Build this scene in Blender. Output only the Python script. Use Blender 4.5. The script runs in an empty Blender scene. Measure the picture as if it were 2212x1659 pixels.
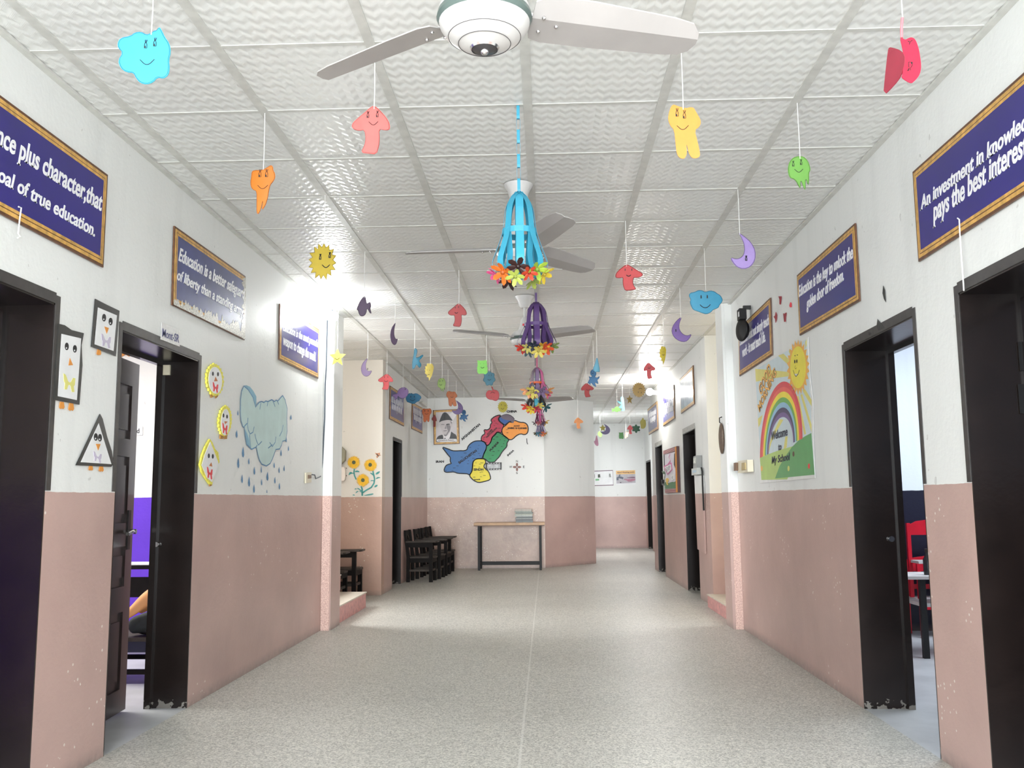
import bpy, math, random
from mathutils import Vector, Matrix
random.seed(7)
PI = math.pi
S = bpy.context.scene
COL = S.collection
# ------------------------------------------------------------------ camera
CAM_H = 1.16; FOC = 1986.13
PITCH, YAW, ROLL = 0.1251488, 0.0359676, -0.0090523
Fv = Vector((-math.sin(YAW)*math.cos(PITCH), math.cos(YAW)*math.cos(PITCH), math.sin(PITCH)))
_r = Vector((math.cos(YAW), math.sin(YAW), 0)); _u = _r.cross(Fv)
Rv = _r*math.cos(ROLL) + _u*math.sin(ROLL)
Uv = -_r*math.sin(ROLL) + _u*math.cos(ROLL)
CP = Vector((0, 0, CAM_H))
cd = bpy.data.cameras.new('camera'); co = bpy.data.objects.new('camera', cd); COL.objects.link(co)
cd.sensor_fit = 'HORIZONTAL'; cd.sensor_width = 36.0; cd.lens = 36.0*FOC/2212.0
cd.clip_start = 0.05; cd.clip_end = 200
co.matrix_world = Matrix(((Rv.x, Uv.x, -Fv.x, 0), (Rv.y, Uv.y, -Fv.y, 0), (Rv.z, Uv.z, -Fv.z, CAM_H), (0, 0, 0, 1)))
S.camera = co
# ------------------------------------------------------------------ light
S.view_settings.view_transform = 'Standard'
S.view_settings.look = 'None'
S.view_settings.gamma = 1.0
S.view_settings.use_curve_mapping = False
S.view_settings.exposure = 1.1
W = bpy.data.worlds.new('daylight'); S.world = W; W.use_nodes = True
W.node_tree.nodes['Background'].inputs[0].default_value = (0.86, 0.94, 1.0, 1)
W.node_tree.nodes['Background'].inputs[1].default_value = 2.5

def area(name, loc, target, sx, sy, power, color=(1, 1, 1), spread=180):
    l = bpy.data.lights.new(name, 'AREA'); l.shape = 'RECTANGLE'; l.size = sx; l.size_y = sy
    l.energy = power; l.color = color; l.spread = math.radians(spread)
    o = bpy.data.objects.new(name, l); COL.objects.link(o); o.location = loc
    o.rotation_euler = (Vector(target) - Vector(loc)).to_track_quat('-Z', 'Y').to_euler()
    return o
# daylight entering through the open entrance behind the camera, the two stair wells, the hall beyond, plus added fill lights
def sun(name, direction, strength, angle, color):
    l = bpy.data.lights.new(name, 'SUN'); l.energy = strength; l.angle = angle; l.color = color
    o = bpy.data.objects.new(name, l); COL.objects.link(o); o.location = (0, -6, 4)
    o.rotation_euler = Vector(direction).to_track_quat('-Z', 'Y').to_euler(); return o
# hazy low sun shining in along the corridor through its open end
sun('hazy_sun', (0.008, 1.0, -0.012), 0.8, math.radians(13), (0.97, 0.99, 1.0))
area('entrance_daylight', (-0.15, -2.3, 1.5), (-0.1, 14, 2.4), 3.5, 2.7, 118, (0.93, 0.98, 1.0))
area('left_stair_daylight', (-3.9, 9.7, 2.75), (-1.6, 10.4, 0.6), 1.6, 0.9, 9, (1.0, 0.96, 0.9))
area('right_stair_daylight', (3.2, 9.3, 2.75), (1.8, 9.9, 1.0), 1.3, 0.9, 2, (1.0, 0.94, 0.84))
area('left_stair_fill', (-3.5, 9.4, 1.75), (0.3, 8.3, 0.6), 1.0, 1.7, 36, (0.96, 0.98, 1.0), 140)  # unseen area light added in the stairwell to brighten the corridor
area('right_stair_fill', (3.1, 9.2, 1.75), (-0.6, 5.4, 0.6), 1.0, 1.7, 12, (0.98, 0.99, 1.0), 120)  # unseen area light added behind the right pier as corridor fill
area('hall_daylight', (2.0, 19.6, 2.75), (1.2, 19.6, 0), 0.6, 3.0, 75, (0.94, 0.97, 1.0))
area('left_room_lamp', (-4.2, 6.0, 2.8), (-4.2, 6.0, 0), 1.6, 1.6, 72, (1.0, 0.97, 0.93))
area('right_room_lamp', (3.8, 6.5, 2.8), (3.8, 6.5, 0), 1.6, 1.6, 48, (0.82, 0.9, 1.0))
# unseen fill light added behind the camera to brighten the near walls
area('corridor_fill', (-1.1, -0.4, 2.9), (-0.7, -0.3, 0), 2.6, 2.6, 118, (0.95, 0.98, 1.0))

# ------------------------------------------------------------------ pixel rays to real surfaces
def ray(x, y): return Fv + Rv*((x-1106)/FOC) + Uv*((829.5-y)/FOC)
class Plane:
    def __init__(s, ax, val, sgn): s.ax, s.val, s.n = ax, val, Vector([sgn if i == ax else 0 for i in range(3)])
    def at(s, x, y, off=0.0):
        d = ray(x, y); t = (s.val - CP[s.ax])/d[s.ax]
        return CP + d*t + s.n*(off+(0.004 if s.ax < 2 else 0.0))
H = 2.949
XL, XR, XF = -2.061, 1.734, 1.775
YF = 15.97; YS = 11.55; YE = 22.1; YY = 10.15
PL = Plane(0, XL, 1); PR = Plane(0, XR, -1); PFL = Plane(0, XL, 1); PFR = Plane(0, XF, -1)
PF = Plane(1, YF, -1); PS = Plane(1, YS, -1); PE = Plane(1, YE, -1); PY = Plane(1, YY, -1)
PC = Plane(2, H, -1); PG = Plane(2, 0, 1)
def PYat(Y): return Plane(1, Y, -1)

# ------------------------------------------------------------------ materials
MATS = {}
def nodes_of(m):
    m.use_nodes = True; nt = m.node_tree; return nt, nt.nodes['Principled BSDF']
def mat(name, col, rough=0.5, metal=0.0, var=0.06, scale=8.0, bump=0.0, bscale=60.0, spec=0.5, emit=None, trans=0.0):
    if name in MATS: return MATS[name]
    m = bpy.data.materials.new(name); nt, b = nodes_of(m)
    b.inputs['Roughness'].default_value = rough; b.inputs['Metallic'].default_value = metal
    b.inputs['Specular IOR Level'].default_value = spec
    tc = nt.nodes.new('ShaderNodeTexCoord')
    nz = nt.nodes.new('ShaderNodeTexNoise'); nz.inputs['Scale'].default_value = scale; nz.inputs['Detail'].default_value = 4
    nt.links.new(tc.outputs['Object'], nz.inputs['Vector'])
    cr = nt.nodes.new('ShaderNodeValToRGB')
    cr.color_ramp.elements[0].position = 0.3; cr.color_ramp.elements[1].position = 0.7
    cr.color_ramp.elements[0].color = [c*(1-var) for c in col] + [1]
    cr.color_ramp.elements[1].color = [min(1, c*(1+var)) for c in col] + [1]
    nt.links.new(nz.outputs['Fac'], cr.inputs['Fac']); nt.links.new(cr.outputs['Color'], b.inputs['Base Color'])
    if bump:
        n2 = nt.nodes.new('ShaderNodeTexNoise'); n2.inputs['Scale'].default_value = bscale; n2.inputs['Detail'].default_value = 5
        nt.links.new(tc.outputs['Object'], n2.inputs['Vector'])
        bp = nt.nodes.new('ShaderNodeBump'); bp.inputs['Strength'].default_value = bump; bp.inputs['Distance'].default_value = 0.005
        nt.links.new(n2.outputs['Fac'], bp.inputs['Height']); nt.links.new(bp.outputs['Normal'], b.inputs['Normal'])
    if emit:
        b.inputs['Emission Color'].default_value = list(emit[:3]) + [1]; b.inputs['Emission Strength'].default_value = emit[3]
    MATS[name] = m; return m
def srgb(r, g, b):
    f = lambda c: (c/255/12.92) if c/255 <= 0.04045 else ((c/255+0.055)/1.055)**2.4
    return (f(r), f(g), f(b))
def N(nt, t, **k):
    n = nt.nodes.new(t)
    for a, v in k.items(): setattr(n, a, v)
    return n
def mth(nt, op, a, b=None, c=None):
    n = nt.nodes.new('ShaderNodeMath'); n.operation = op
    for i, v in enumerate((a, b, c)):
        if v is None: continue
        if isinstance(v, (int, float)): n.inputs[i].default_value = v
        else: nt.links.new(v, n.inputs[i])
    return n.outputs[0]
def mixc(nt, f, a, b):
    n = nt.nodes.new('ShaderNodeMix'); n.data_type = 'RGBA'
    for i, v in ((0, f), (6, a), (7, b)):
        if isinstance(v, (int, float)): n.inputs[i].default_value = v
        elif isinstance(v, tuple): n.inputs[i].default_value = list(v) + [1]
        else: nt.links.new(v, n.inputs[i])
    return n.outputs[2]

def wall_mat(name, up, low, line=1.21, chips=1.0, low_rough=0.38, lowvar=0.12, mottle=0.0):
    m = bpy.data.materials.new(name); nt, b = nodes_of(m)
    g = N(nt, 'ShaderNodeNewGeometry'); sx = N(nt, 'ShaderNodeSeparateXYZ'); nt.links.new(g.outputs['Position'], sx.inputs[0])
    pos = g.outputs['Position']
    def noise(sc, det=4, rough=0.55):
        n = N(nt, 'ShaderNodeTexNoise'); n.inputs['Scale'].default_value = sc; n.inputs['Detail'].default_value = det
        n.inputs['Roughness'].default_value = rough; nt.links.new(pos, n.inputs['Vector']); return n.outputs['Fac']
    # painted line wobbles a little
    zz = mth(nt, 'ADD', sx.outputs['Z'], mth(nt, 'MULTIPLY', mth(nt, 'SUBTRACT', noise(9), 0.5), 0.012))
    isup = mth(nt, 'GREATER_THAN', zz, line)
    # upper: off-white with water runs and smudges
    mp = N(nt, 'ShaderNodeMapping'); mp.inputs['Scale'].default_value = (5, 5, 0.5); nt.links.new(pos, mp.inputs['Vector'])
    st = N(nt, 'ShaderNodeTexNoise'); st.inputs['Scale'].default_value = 1.0; st.inputs['Detail'].default_value = 5; nt.links.new(mp.outputs[0], st.inputs['Vector'])
    stf = N(nt, 'ShaderNodeMapRange'); stf.inputs[1].default_value = 0.55; stf.inputs[2].default_value = 0.8; stf.inputs[3].default_value = 0; stf.inputs[4].default_value = 0.3
    nt.links.new(st.outputs['Fac'], stf.inputs[0])
    upc = mixc(nt, stf.outputs[0], up, tuple(c*0.72 for c in up))
    dirt = mth(nt, 'MULTIPLY', mth(nt, 'GREATER_THAN', noise(14, 2), 0.74), 0.35)
    upc = mixc(nt, dirt, upc, (0.33, 0.32, 0.3))
    # lower: gloss paint, worn pale patches and chips
    lv = N(nt, 'ShaderNodeMapRange'); lv.inputs[1].default_value = 0.3; lv.inputs[2].default_value = 0.7; lv.inputs[3].default_value = 0; lv.inputs[4].default_value = 1
    nt.links.new(noise(1.6, 6), lv.inputs[0])
    lowc = mixc(nt, lv.outputs[0], tuple(c*(1-lowvar) for c in low), tuple(min(1, c*(1+lowvar)) for c in low))
    if mottle:
        mo = N(nt, 'ShaderNodeMapRange'); mo.inputs[1].default_value = 0.42; mo.inputs[2].default_value = 0.68; mo.inputs[3].default_value = 0; mo.inputs[4].default_value = mottle
        nt.links.new(noise(11, 8, 0.7), mo.inputs[0]); lowc = mixc(nt, mo.outputs[0], lowc, (0.66, 0.52, 0.42))
        m2 = N(nt, 'ShaderNodeMapRange'); m2.inputs[1].default_value = 0.5; m2.inputs[2].default_value = 0.72; m2.inputs[3].default_value = 0; m2.inputs[4].default_value = mottle
        nt.links.new(noise(4.3, 8, 0.7), m2.inputs[0]); lowc = mixc(nt, m2.outputs[0], lowc, (0.3, 0.2, 0.17))
    v = N(nt, 'ShaderNodeTexVoronoi'); v.inputs['Scale'].default_value = 26; nt.links.new(pos, v.inputs['Vector'])
    chip = mth(nt, 'MULTIPLY', mth(nt, 'LESS_THAN', v.outputs['Distance'], 0.17), mth(nt, 'GREATER_THAN', noise(3.2, 3), 0.605/chips))
    lowc = mixc(nt, chip, lowc, (0.74, 0.68, 0.62))
    # scuffed dark edge at the floor
    ft = N(nt, 'ShaderNodeMapRange'); ft.inputs[1].default_value = 0.0; ft.inputs[2].default_value = 0.07; ft.inputs[3].default_value = 1; ft.inputs[4].default_value = 0
    nt.links.new(sx.outputs['Z'], ft.inputs[0])
    lowc = mixc(nt, mth(nt, 'MULTIPLY', ft.outputs[0], mth(nt, 'MULTIPLY', noise(22, 4), 1.1)), lowc, (0.2, 0.17, 0.155))
    nt.links.new(mixc(nt, isup, lowc, upc), b.inputs['Base Color'])
    nt.links.new(mth(nt, 'ADD', mth(nt, 'MULTIPLY', isup, 0.55-low_rough), low_rough), b.inputs['Roughness'])
    bp = N(nt, 'ShaderNodeBump'); bp.inputs['Strength'].default_value = 0.25; bp.inputs['Distance'].default_value = 0.006
    nt.links.new(mth(nt, 'ADD', noise(45, 5, 0.6), mth(nt, 'MULTIPLY', noise(6, 3), 2.0)), bp.inputs['Height'])
    nt.links.new(bp.outputs[0], b.inputs['Normal'])
    MATS[name] = m; return m
WHITE = (0.79, 0.805, 0.79); PINK = srgb(188, 159, 151)
M_WALL = wall_mat('painted_wall', WHITE, PINK)
M_WARM = wall_mat('stairwell_wall', (0.78, 0.74, 0.67), srgb(184, 150, 134))
M_FAR = wall_mat('far_wall_paint', WHITE, srgb(186, 160, 147), chips=1.12, lowvar=0.2, mottle=0.28)
M_YEL = wall_mat('cream_wall_paint', srgb(232, 220, 192), srgb(222, 208, 180), line=-1.0, low_rough=0.6)
M_LROOM = wall_mat('left_room_paint', (0.86, 0.85, 0.8), srgb(104, 62, 200), chips=0.9)
M_RROOM = wall_mat('right_room_paint', (0.78, 0.83, 0.9), srgb(26, 26, 46), chips=0.9)

def speckle_mat():
    m = bpy.data.materials.new('speckled_pink_plaster'); nt, b = nodes_of(m)
    g = N(nt, 'ShaderNodeNewGeometry'); sx = N(nt, 'ShaderNodeSeparateXYZ'); nt.links.new(g.outputs['Position'], sx.inputs[0])
    n = N(nt, 'ShaderNodeTexNoise'); n.inputs['Scale'].default_value = 130; n.inputs['Detail'].default_value = 5; nt.links.new(g.outputs['Position'], n.inputs['Vector'])
    cr = N(nt, 'ShaderNodeValToRGB'); e = cr.color_ramp.elements
    e[0].position = 0.38; e[0].color = list(srgb(196, 158, 148)) + [1]; e[1].position = 0.6; e[1].color = list(srgb(232, 202, 190)) + [1]
    nt.links.new(n.outputs['Fac'], cr.inputs[0])
    isup = mth(nt, 'GREATER_THAN', sx.outputs['Z'], 1.21)
    nt.links.new(mixc(nt, isup, cr.outputs[0], WHITE), b.inputs['Base Color'])
    b.inputs['Roughness'].default_value = 0.45
    bp = N(nt, 'ShaderNodeBump'); bp.inputs['Strength'].default_value = 0.3; bp.inputs['Distance'].default_value = 0.004
    nt.links.new(n.outputs['Fac'], bp.inputs['Height']); nt.links.new(bp.outputs[0], b.inputs['Normal'])
    MATS[m.name] = m; return m
M_SPECK = speckle_mat()

def floor_mat():
    m = bpy.data.materials.new('terrazzo'); nt, b = nodes_of(m)
    g = N(nt, 'ShaderNodeNewGeometry'); pos = g.outputs['Position']
    sx = N(nt, 'ShaderNodeSeparateXYZ'); nt.links.new(pos, sx.inputs[0])
    def vor(sc):
        v = N(nt, 'ShaderNodeTexVoronoi'); v.inputs['Scale'].default_value = sc; nt.links.new(pos, v.inputs['Vector']); return v
    def noise(sc, d=4):
        n = N(nt, 'ShaderNodeTexNoise'); n.inputs['Scale'].default_value = sc; n.inputs['Detail'].default_value = d; nt.links.new(pos, n.inputs['Vector']); return n.outputs['Fac']
    v1 = vor(120); v2 = vor(170)
    sep = N(nt, 'ShaderNodeSeparateColor'); nt.links.new(v1.outputs['Color'], sep.inputs[0])
    cr = N(nt, 'ShaderNodeValToRGB'); e = cr.color_ramp.elements
    e[0].position = 0.0; e[0].color = list(srgb(160, 158, 151)) + [1]; e[1].position = 1.0; e[1].color = list(srgb(226, 223, 214)) + [1]
    x = e.new(0.35); x.color = list(srgb(196, 194, 187)) + [1]; x = e.new(0.8); x.color = list(srgb(212, 209, 200)) + [1]
    nt.links.new(sep.outputs[0], cr.inputs[0])
    s2 = N(nt, 'ShaderNodeSeparateColor'); nt.links.new(v2.outputs['Color'], s2.inputs[0])
    c = mixc(nt, mth(nt, 'MULTIPLY', mth(nt, 'GREATER_THAN', s2.outputs[1], 0.82), 0.6), cr.outputs[0], srgb(128, 127, 121))
    mr = N(nt, 'ShaderNodeMapRange'); mr.inputs[1].default_value = 0.45; mr.inputs[2].default_value = 0.75; mr.inputs[3].default_value = 0; mr.inputs[4].default_value = 0.25
    nt.links.new(noise(0.9, 6), mr.inputs[0])
    c = mixc(nt, mr.outputs[0], c, srgb(150, 148, 140))
    # pale divider strips cast into the floor
    d1 = mth(nt, 'LESS_THAN', mth(nt, 'ABSOLUTE', mth(nt, 'SUBTRACT', sx.outputs['X'], -0.135)), 0.006)
    dy = mth(nt, 'LESS_THAN', mth(nt, 'ABSOLUTE', mth(nt, 'SUBTRACT', mth(nt, 'MODULO', mth(nt, 'ADD', sx.outputs['Y'], 10.34), 1.22), 0.61)), 0.006)
    c = mixc(nt, mth(nt, 'MULTIPLY', d1, 0.45), c, srgb(232, 230, 224))
    c = mixc(nt, mth(nt, 'MULTIPLY', dy, 0.2), c, srgb(226, 224, 218))
    # grime swept against the walls
    ed = N(nt, 'ShaderNodeMapRange'); ed.inputs[1].default_value = 1.68; ed.inputs[2].default_value = 1.92; ed.inputs[3].default_value = 0; ed.inputs[4].default_value = 0.5
    nt.links.new(mth(nt, 'ABSOLUTE', mth(nt, 'ADD', sx.outputs['X'], 0.164)), ed.inputs[0])
    c = mixc(nt, mth(nt, 'MULTIPLY', ed.outputs[0], noise(5, 5)), c, srgb(110, 108, 100))
    # plain cement in the doorways and rooms
    inr = mth(nt, 'MULTIPLY', mth(nt, 'GREATER_THAN', mth(nt, 'ABSOLUTE', mth(nt, 'ADD', sx.outputs['X'], 0.164)), 1.9), mth(nt, 'LESS_THAN', sx.outputs['Y'], 8.4))
    c = mixc(nt, inr, c, mixc(nt, noise(4, 6), srgb(150, 152, 154), srgb(204, 206, 208)))
    nt.links.new(c, b.inputs['Base Color'])
    b.inputs['Roughness'].default_value = 0.42; b.inputs['Specular IOR Level'].default_value = 0.35
    MATS[m.name] = m; return m
M_FLOOR = floor_mat()

def ceiling_mat():
    m = bpy.data.materials.new('embossed_ceiling_board'); nt, b = nodes_of(m)
    g = N(nt, 'ShaderNodeNewGeometry'); pos = g.outputs['Position']
    sx = N(nt, 'ShaderNodeSeparateXYZ'); nt.links.new(pos, sx.inputs[0])
    xx = mth(nt, 'MULTIPLY', sx.outputs['X'], 1/0.056)
    tri = mth(nt, 'PINGPONG', xx, 0.5)
    yy = mth(nt, 'ADD', mth(nt, 'MULTIPLY', sx.outputs['Y'], 1/0.068), mth(nt, 'MULTIPLY', tri, 0.95))
    h = mth(nt, 'SINE', mth(nt, 'MULTIPLY', yy, 2*PI))
    rip = mth(nt, 'SINE', mth(nt, 'MULTIPLY', mth(nt, 'ADD', sx.outputs['Y'], sx.outputs['X']), 2*PI/0.008))
    hh = mth(nt, 'ADD', h, mth(nt, 'MULTIPLY', mth(nt, 'MULTIPLY', rip, mth(nt, 'GREATER_THAN', h, 0.2)), 0.12))
    n = N(nt, 'ShaderNodeTexNoise'); n.inputs['Scale'].default_value = 1.2; n.inputs['Detail'].default_value = 5; nt.links.new(pos, n.inputs['Vector'])
    nt.links.new(mixc(nt, n.outputs['Fac'], srgb(220, 221, 218), srgb(234, 235, 233)), b.inputs['Base Color'])
    bp = N(nt, 'ShaderNodeBump'); bp.inputs['Strength'].default_value = 0.36; bp.inputs['Distance'].default_value = 0.0026
    nt.links.new(hh, bp.inputs['Height']); nt.links.new(bp.outputs[0], b.inputs['Normal'])
    b.inputs['Roughness'].default_value = 0.34; b.inputs['Specular IOR Level'].default_value = 0.4
    MATS[m.name] = m; return m
M_CEIL = ceiling_mat()
M_RAIL = mat('ceiling_rail', srgb(204, 204, 199), 0.45, var=0.1, scale=14)
M_DOOR = mat('dark_gloss_paint', srgb(27, 20, 18), 0.24, var=0.25, scale=9, bump=0.08, bscale=40)
def dust(m):     # dust and scuffs caught on the lowest hand's breadth
    nt = m.node_tree; b = nt.nodes['Principled BSDF']; src = b.inputs['Base Color'].links[0].from_socket
    g = N(nt, 'ShaderNodeNewGeometry'); sx = N(nt, 'ShaderNodeSeparateXYZ'); nt.links.new(g.outputs['Position'], sx.inputs[0])
    r = N(nt, 'ShaderNodeMapRange'); r.inputs[1].default_value = 0.0; r.inputs[2].default_value = 0.13; r.inputs[3].default_value = 0.4; r.inputs[4].default_value = 0.0; nt.links.new(sx.outputs['Z'], r.inputs[0])
    n = N(nt, 'ShaderNodeTexNoise'); n.inputs['Scale'].default_value = 26; n.inputs['Detail'].default_value = 6; nt.links.new(g.outputs['Position'], n.inputs['Vector'])
    f = mth(nt, 'GREATER_THAN', mth(nt, 'ADD', r.outputs[0], n.outputs['Fac']), 0.86)
    nt.links.new(mixc(nt, mth(nt, 'MULTIPLY', f, 0.4), src, srgb(170, 166, 158)), b.inputs['Base Color'])
dust(M_DOOR)
M_BAND = mat('grey_black_band', srgb(58, 55, 54), 0.45, var=0.25, scale=22)
M_LEAF = mat('dark_varnished_wood', srgb(46, 35, 34), 0.3, var=0.25, scale=7)
M_BLACK = mat('black', srgb(22, 21, 22), 0.5)
M_INK = mat('black_ink', (0.012, 0.012, 0.014), 0.6)
M_WOOD = mat('dark_chair_wood', srgb(20, 16, 15), 0.6, var=0.3, scale=12, spec=0.15)
M_SEAT = mat('worn_seat_wood', srgb(62, 55, 50), 0.55, var=0.25, scale=16, spec=0.25)
M_CHROME = mat('chrome', (0.7, 0.7, 0.7), 0.2, 1.0)
M_WHITEP = mat('white_plastic', (0.75, 0.75, 0.72), 0.35)
M_PAPER = mat('white_paper', (0.8, 0.81, 0.82), 0.45)
M_CREAMP = mat('cream_plastic', srgb(222, 214, 190), 0.35)
M_TEXT = mat('white_print', (0.86, 0.86, 0.88), 0.35)
M_NAVY = mat('navy_print', srgb(40, 31, 120), 0.28, var=0.12, scale=3)
M_NAVY2 = mat('faded_navy_print', srgb(58, 66, 122), 0.3, var=0.3, scale=5)
M_GOLD = mat('gold_print', srgb(206, 160, 82), 0.35, var=0.3, scale=30)
M_GOLDB = mat('brown_gold_print', srgb(96, 60, 36), 0.4, var=0.3, scale=30)
M_FRAY = mat('scuffed_silver_edge', srgb(196, 194, 184), 0.4, var=0.5, scale=90)
M_STRING = mat('white_thread', (0.8, 0.8, 0.77), 0.7)

# ------------------------------------------------------------------ mesh helpers
class G:
    def __init__(s): s.v = []; s.f = []
    def add(s, vs, fs):
        o = len(s.v); s.v += [Vector(p) for p in vs]; s.f += [tuple(i+o for i in f) for f in fs]; return s
    def box(s, x0, x1, y0, y1, z0, z1):
        vs = [(x, y, z) for z in (z0, z1) for y in (y0, y1) for x in (x0, x1)]
        return s.add(vs, [(0, 2, 3, 1), (4, 5, 7, 6), (0, 1, 5, 4), (2, 6, 7, 3), (0, 4, 6, 2), (1, 3, 7, 5)])
    def bar(s, a, b, w, h=None, up=(0, 0, 1)):
        a, b = Vector(a), Vector(b); h = h or w; d = (b-a).normalized(); up = Vector(up)
        if abs(d.dot(up)) > 0.95: up = Vector((1, 0, 0))
        x = d.cross(up).normalized(); y = x.cross(d)
        vs = [p + x*(i*w/2) + y*(j*h/2) for p in (a, b) for j in (-1, 1) for i in (-1, 1)]
        return s.add(vs, [(0, 1, 3, 2), (4, 6, 7, 5), (0, 4, 5, 1), (2, 3, 7, 6), (0, 2, 6, 4), (1, 5, 7, 3)])
    def tube(s, pts, r, n=8, cap=True):
        pts = [Vector(p) for p in pts]; rs = r if isinstance(r, (list, tuple)) else [r]*len(pts)
        o = len(s.v); up = None
        for i, p in enumerate(pts):
            d = (pts[min(i+1, len(pts)-1)] - pts[max(i-1, 0)]).normalized()
            if up is None: up = Vector((0, 0, 1)) if abs(d.z) < 0.9 else Vector((1, 0, 0))
            x = d.cross(up).normalized(); y = x.cross(d).normalized(); up = y
            for k in range(n):
                a = 2*PI*k/n; s.v.append(p + x*(math.cos(a)*rs[i]) + y*(math.sin(a)*rs[i]))
        for i in range(len(pts)-1):
            for k in range(n):
                s.f.append((o+i*n+k, o+i*n+(k+1) % n, o+(i+1)*n+(k+1) % n, o+(i+1)*n+k))
        if cap: s.f.append(tuple(o+k for k in reversed(range(n)))); s.f.append(tuple(o+(len(pts)-1)*n+k for k in range(n)))
        return s
    def lathe(s, prof, c, n=32, axis=(0, 0, 1), cap=True):
        c = Vector(c); ax = Vector(axis).normalized()
        x = ax.cross(Vector((0, 1, 0)) if abs(ax.y) < 0.9 else Vector((1, 0, 0))).normalized(); y = ax.cross(x)
        o = len(s.v)
        for r, z in prof:
            for k in range(n):
                a = 2*PI*k/n; s.v.append(c + ax*z + x*(math.cos(a)*r) + y*(math.sin(a)*r))
        for i in range(len(prof)-1):
            for k in range(n): s.f.append((o+i*n+k, o+i*n+(k+1) % n, o+(i+1)*n+(k+1) % n, o+(i+1)*n+k))
        if cap: s.f.append(tuple(o+k for k in reversed(range(n)))); s.f.append(tuple(o+(len(prof)-1)*n+k for k in range(n)))
        return s
    def sphere(s, c, r, n=20, m=12, sc=(1, 1, 1)):
        c = Vector(c); prof = [(math.sin(PI*i/m), -math.cos(PI*i/m)) for i in range(m+1)]
        o = len(s.v)
        for pr, pz in prof:
            for k in range(n):
                a = 2*PI*k/n; s.v.append(c + Vector((pr*math.cos(a)*r*sc[0], pr*math.sin(a)*r*sc[1], pz*r*sc[2])))
        for i in range(m):
            for k in range(n): s.f.append((o+i*n+k, o+i*n+(k+1) % n, o+(i+1)*n+(k+1) % n, o+(i+1)*n+k))
        return s
    def prism(s, pts, vec):
        pts = [Vector(p) for p in pts]; vec = Vector(vec); n = len(pts)
        fs = [tuple(range(n)), tuple(reversed(range(n, 2*n)))] + [(i, i+n, (i+1) % n + n, (i+1) % n) for i in range(n)]
        return s.add(pts + [p+vec for p in pts], fs)
    def strip(s, pts, side, w, nrm, t):
        # ribbon following pts, width w along side (vector or list), thickness t along nrm
        o = len(s.v); n = len(pts)
        for i, p in enumerate(pts):
            sd = Vector(side[i] if isinstance(side, list) else side).normalized()*(w/2)
            nr = Vector(nrm[i] if isinstance(nrm, list) else nrm).normalized()*(t/2)
            p = Vector(p); s.v += [p-sd-nr, p+sd-nr, p+sd+nr, p-sd+nr]
        for i in range(n-1):
            for k in range(4): s.f.append((o+4*i+k, o+4*i+(k+1) % 4, o+4*i+4+(k+1) % 4, o+4*i+4+k))
        s.f.append((o, o+3, o+2, o+1)); s.f.append((o+4*n-4, o+4*n-3, o+4*n-2, o+4*n-1)); return s
WL = {}
def _mesh(name, g, loc, m, smooth):
    me = bpy.data.meshes.new(name); loc = Vector(loc)
    me.from_pydata([tuple(v-loc) for v in g.v], [], g.f); me.update()
    import bmesh
    bm = bmesh.new(); bm.from_mesh(me); bmesh.ops.recalc_face_normals(bm, faces=bm.faces); bm.to_mesh(me); bm.free()
    me.materials.append(m)
    if smooth:
        for p in me.polygons: p.use_smooth = True
        me.set_sharp_from_angle(angle=0.6) if hasattr(me, 'set_sharp_from_angle') else None
    return me
def tag(o, label, cat, group=None):
    o['label'] = label; o['category'] = cat
    if group: o['group'] = group
    return o
def thing(name, label, cat, loc, group=None):
    o = bpy.data.objects.new(name, None); COL.objects.link(o); o.location = Vector(loc); o.empty_display_size = 0.05
    WL[o.name] = Vector(loc); return tag(o, label, cat, group)
def base_of(g):
    xs = [v.x for v in g.v]; ys = [v.y for v in g.v]; zs = [v.z for v in g.v]
    return Vector(((min(xs)+max(xs))/2, (min(ys)+max(ys))/2, min(zs)))
def part(name, g, m, parent, smooth=False, label=None):
    o = bpy.data.objects.new(name, _mesh(name, g, WL[parent.name], m, smooth)); COL.objects.link(o)
    o.parent = parent; WL[o.name] = WL[parent.name]
    if label: o['label'] = label
    return o
def single(name, g, m, label, cat, group=None, smooth=False):
    loc = base_of(g); o = bpy.data.objects.new(name, _mesh(name, g, loc, m, smooth)); COL.objects.link(o)
    o.location = loc; WL[o.name] = loc; return tag(o, label, cat, group)
def struct(name, g, m, smooth=False):
    loc = base_of(g); o = bpy.data.objects.new(name, _mesh(name, g, loc, m, smooth)); COL.objects.link(o)
    o.location = loc; WL[o.name] = loc; o['kind'] = 'structure'; return o
def sthing(name, loc):
    o = bpy.data.objects.new(name, None); COL.objects.link(o); o.location = Vector(loc); WL[o.name] = Vector(loc); o['kind'] = 'structure'; return o
def copy_tree(o, parent=None):
    c = o.copy(); COL.objects.link(c); WL[c.name] = WL.get(o.name, Vector())
    if parent: c.parent = parent
    for ch in list(o.children): copy_tree(ch, c)
    return c
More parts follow.
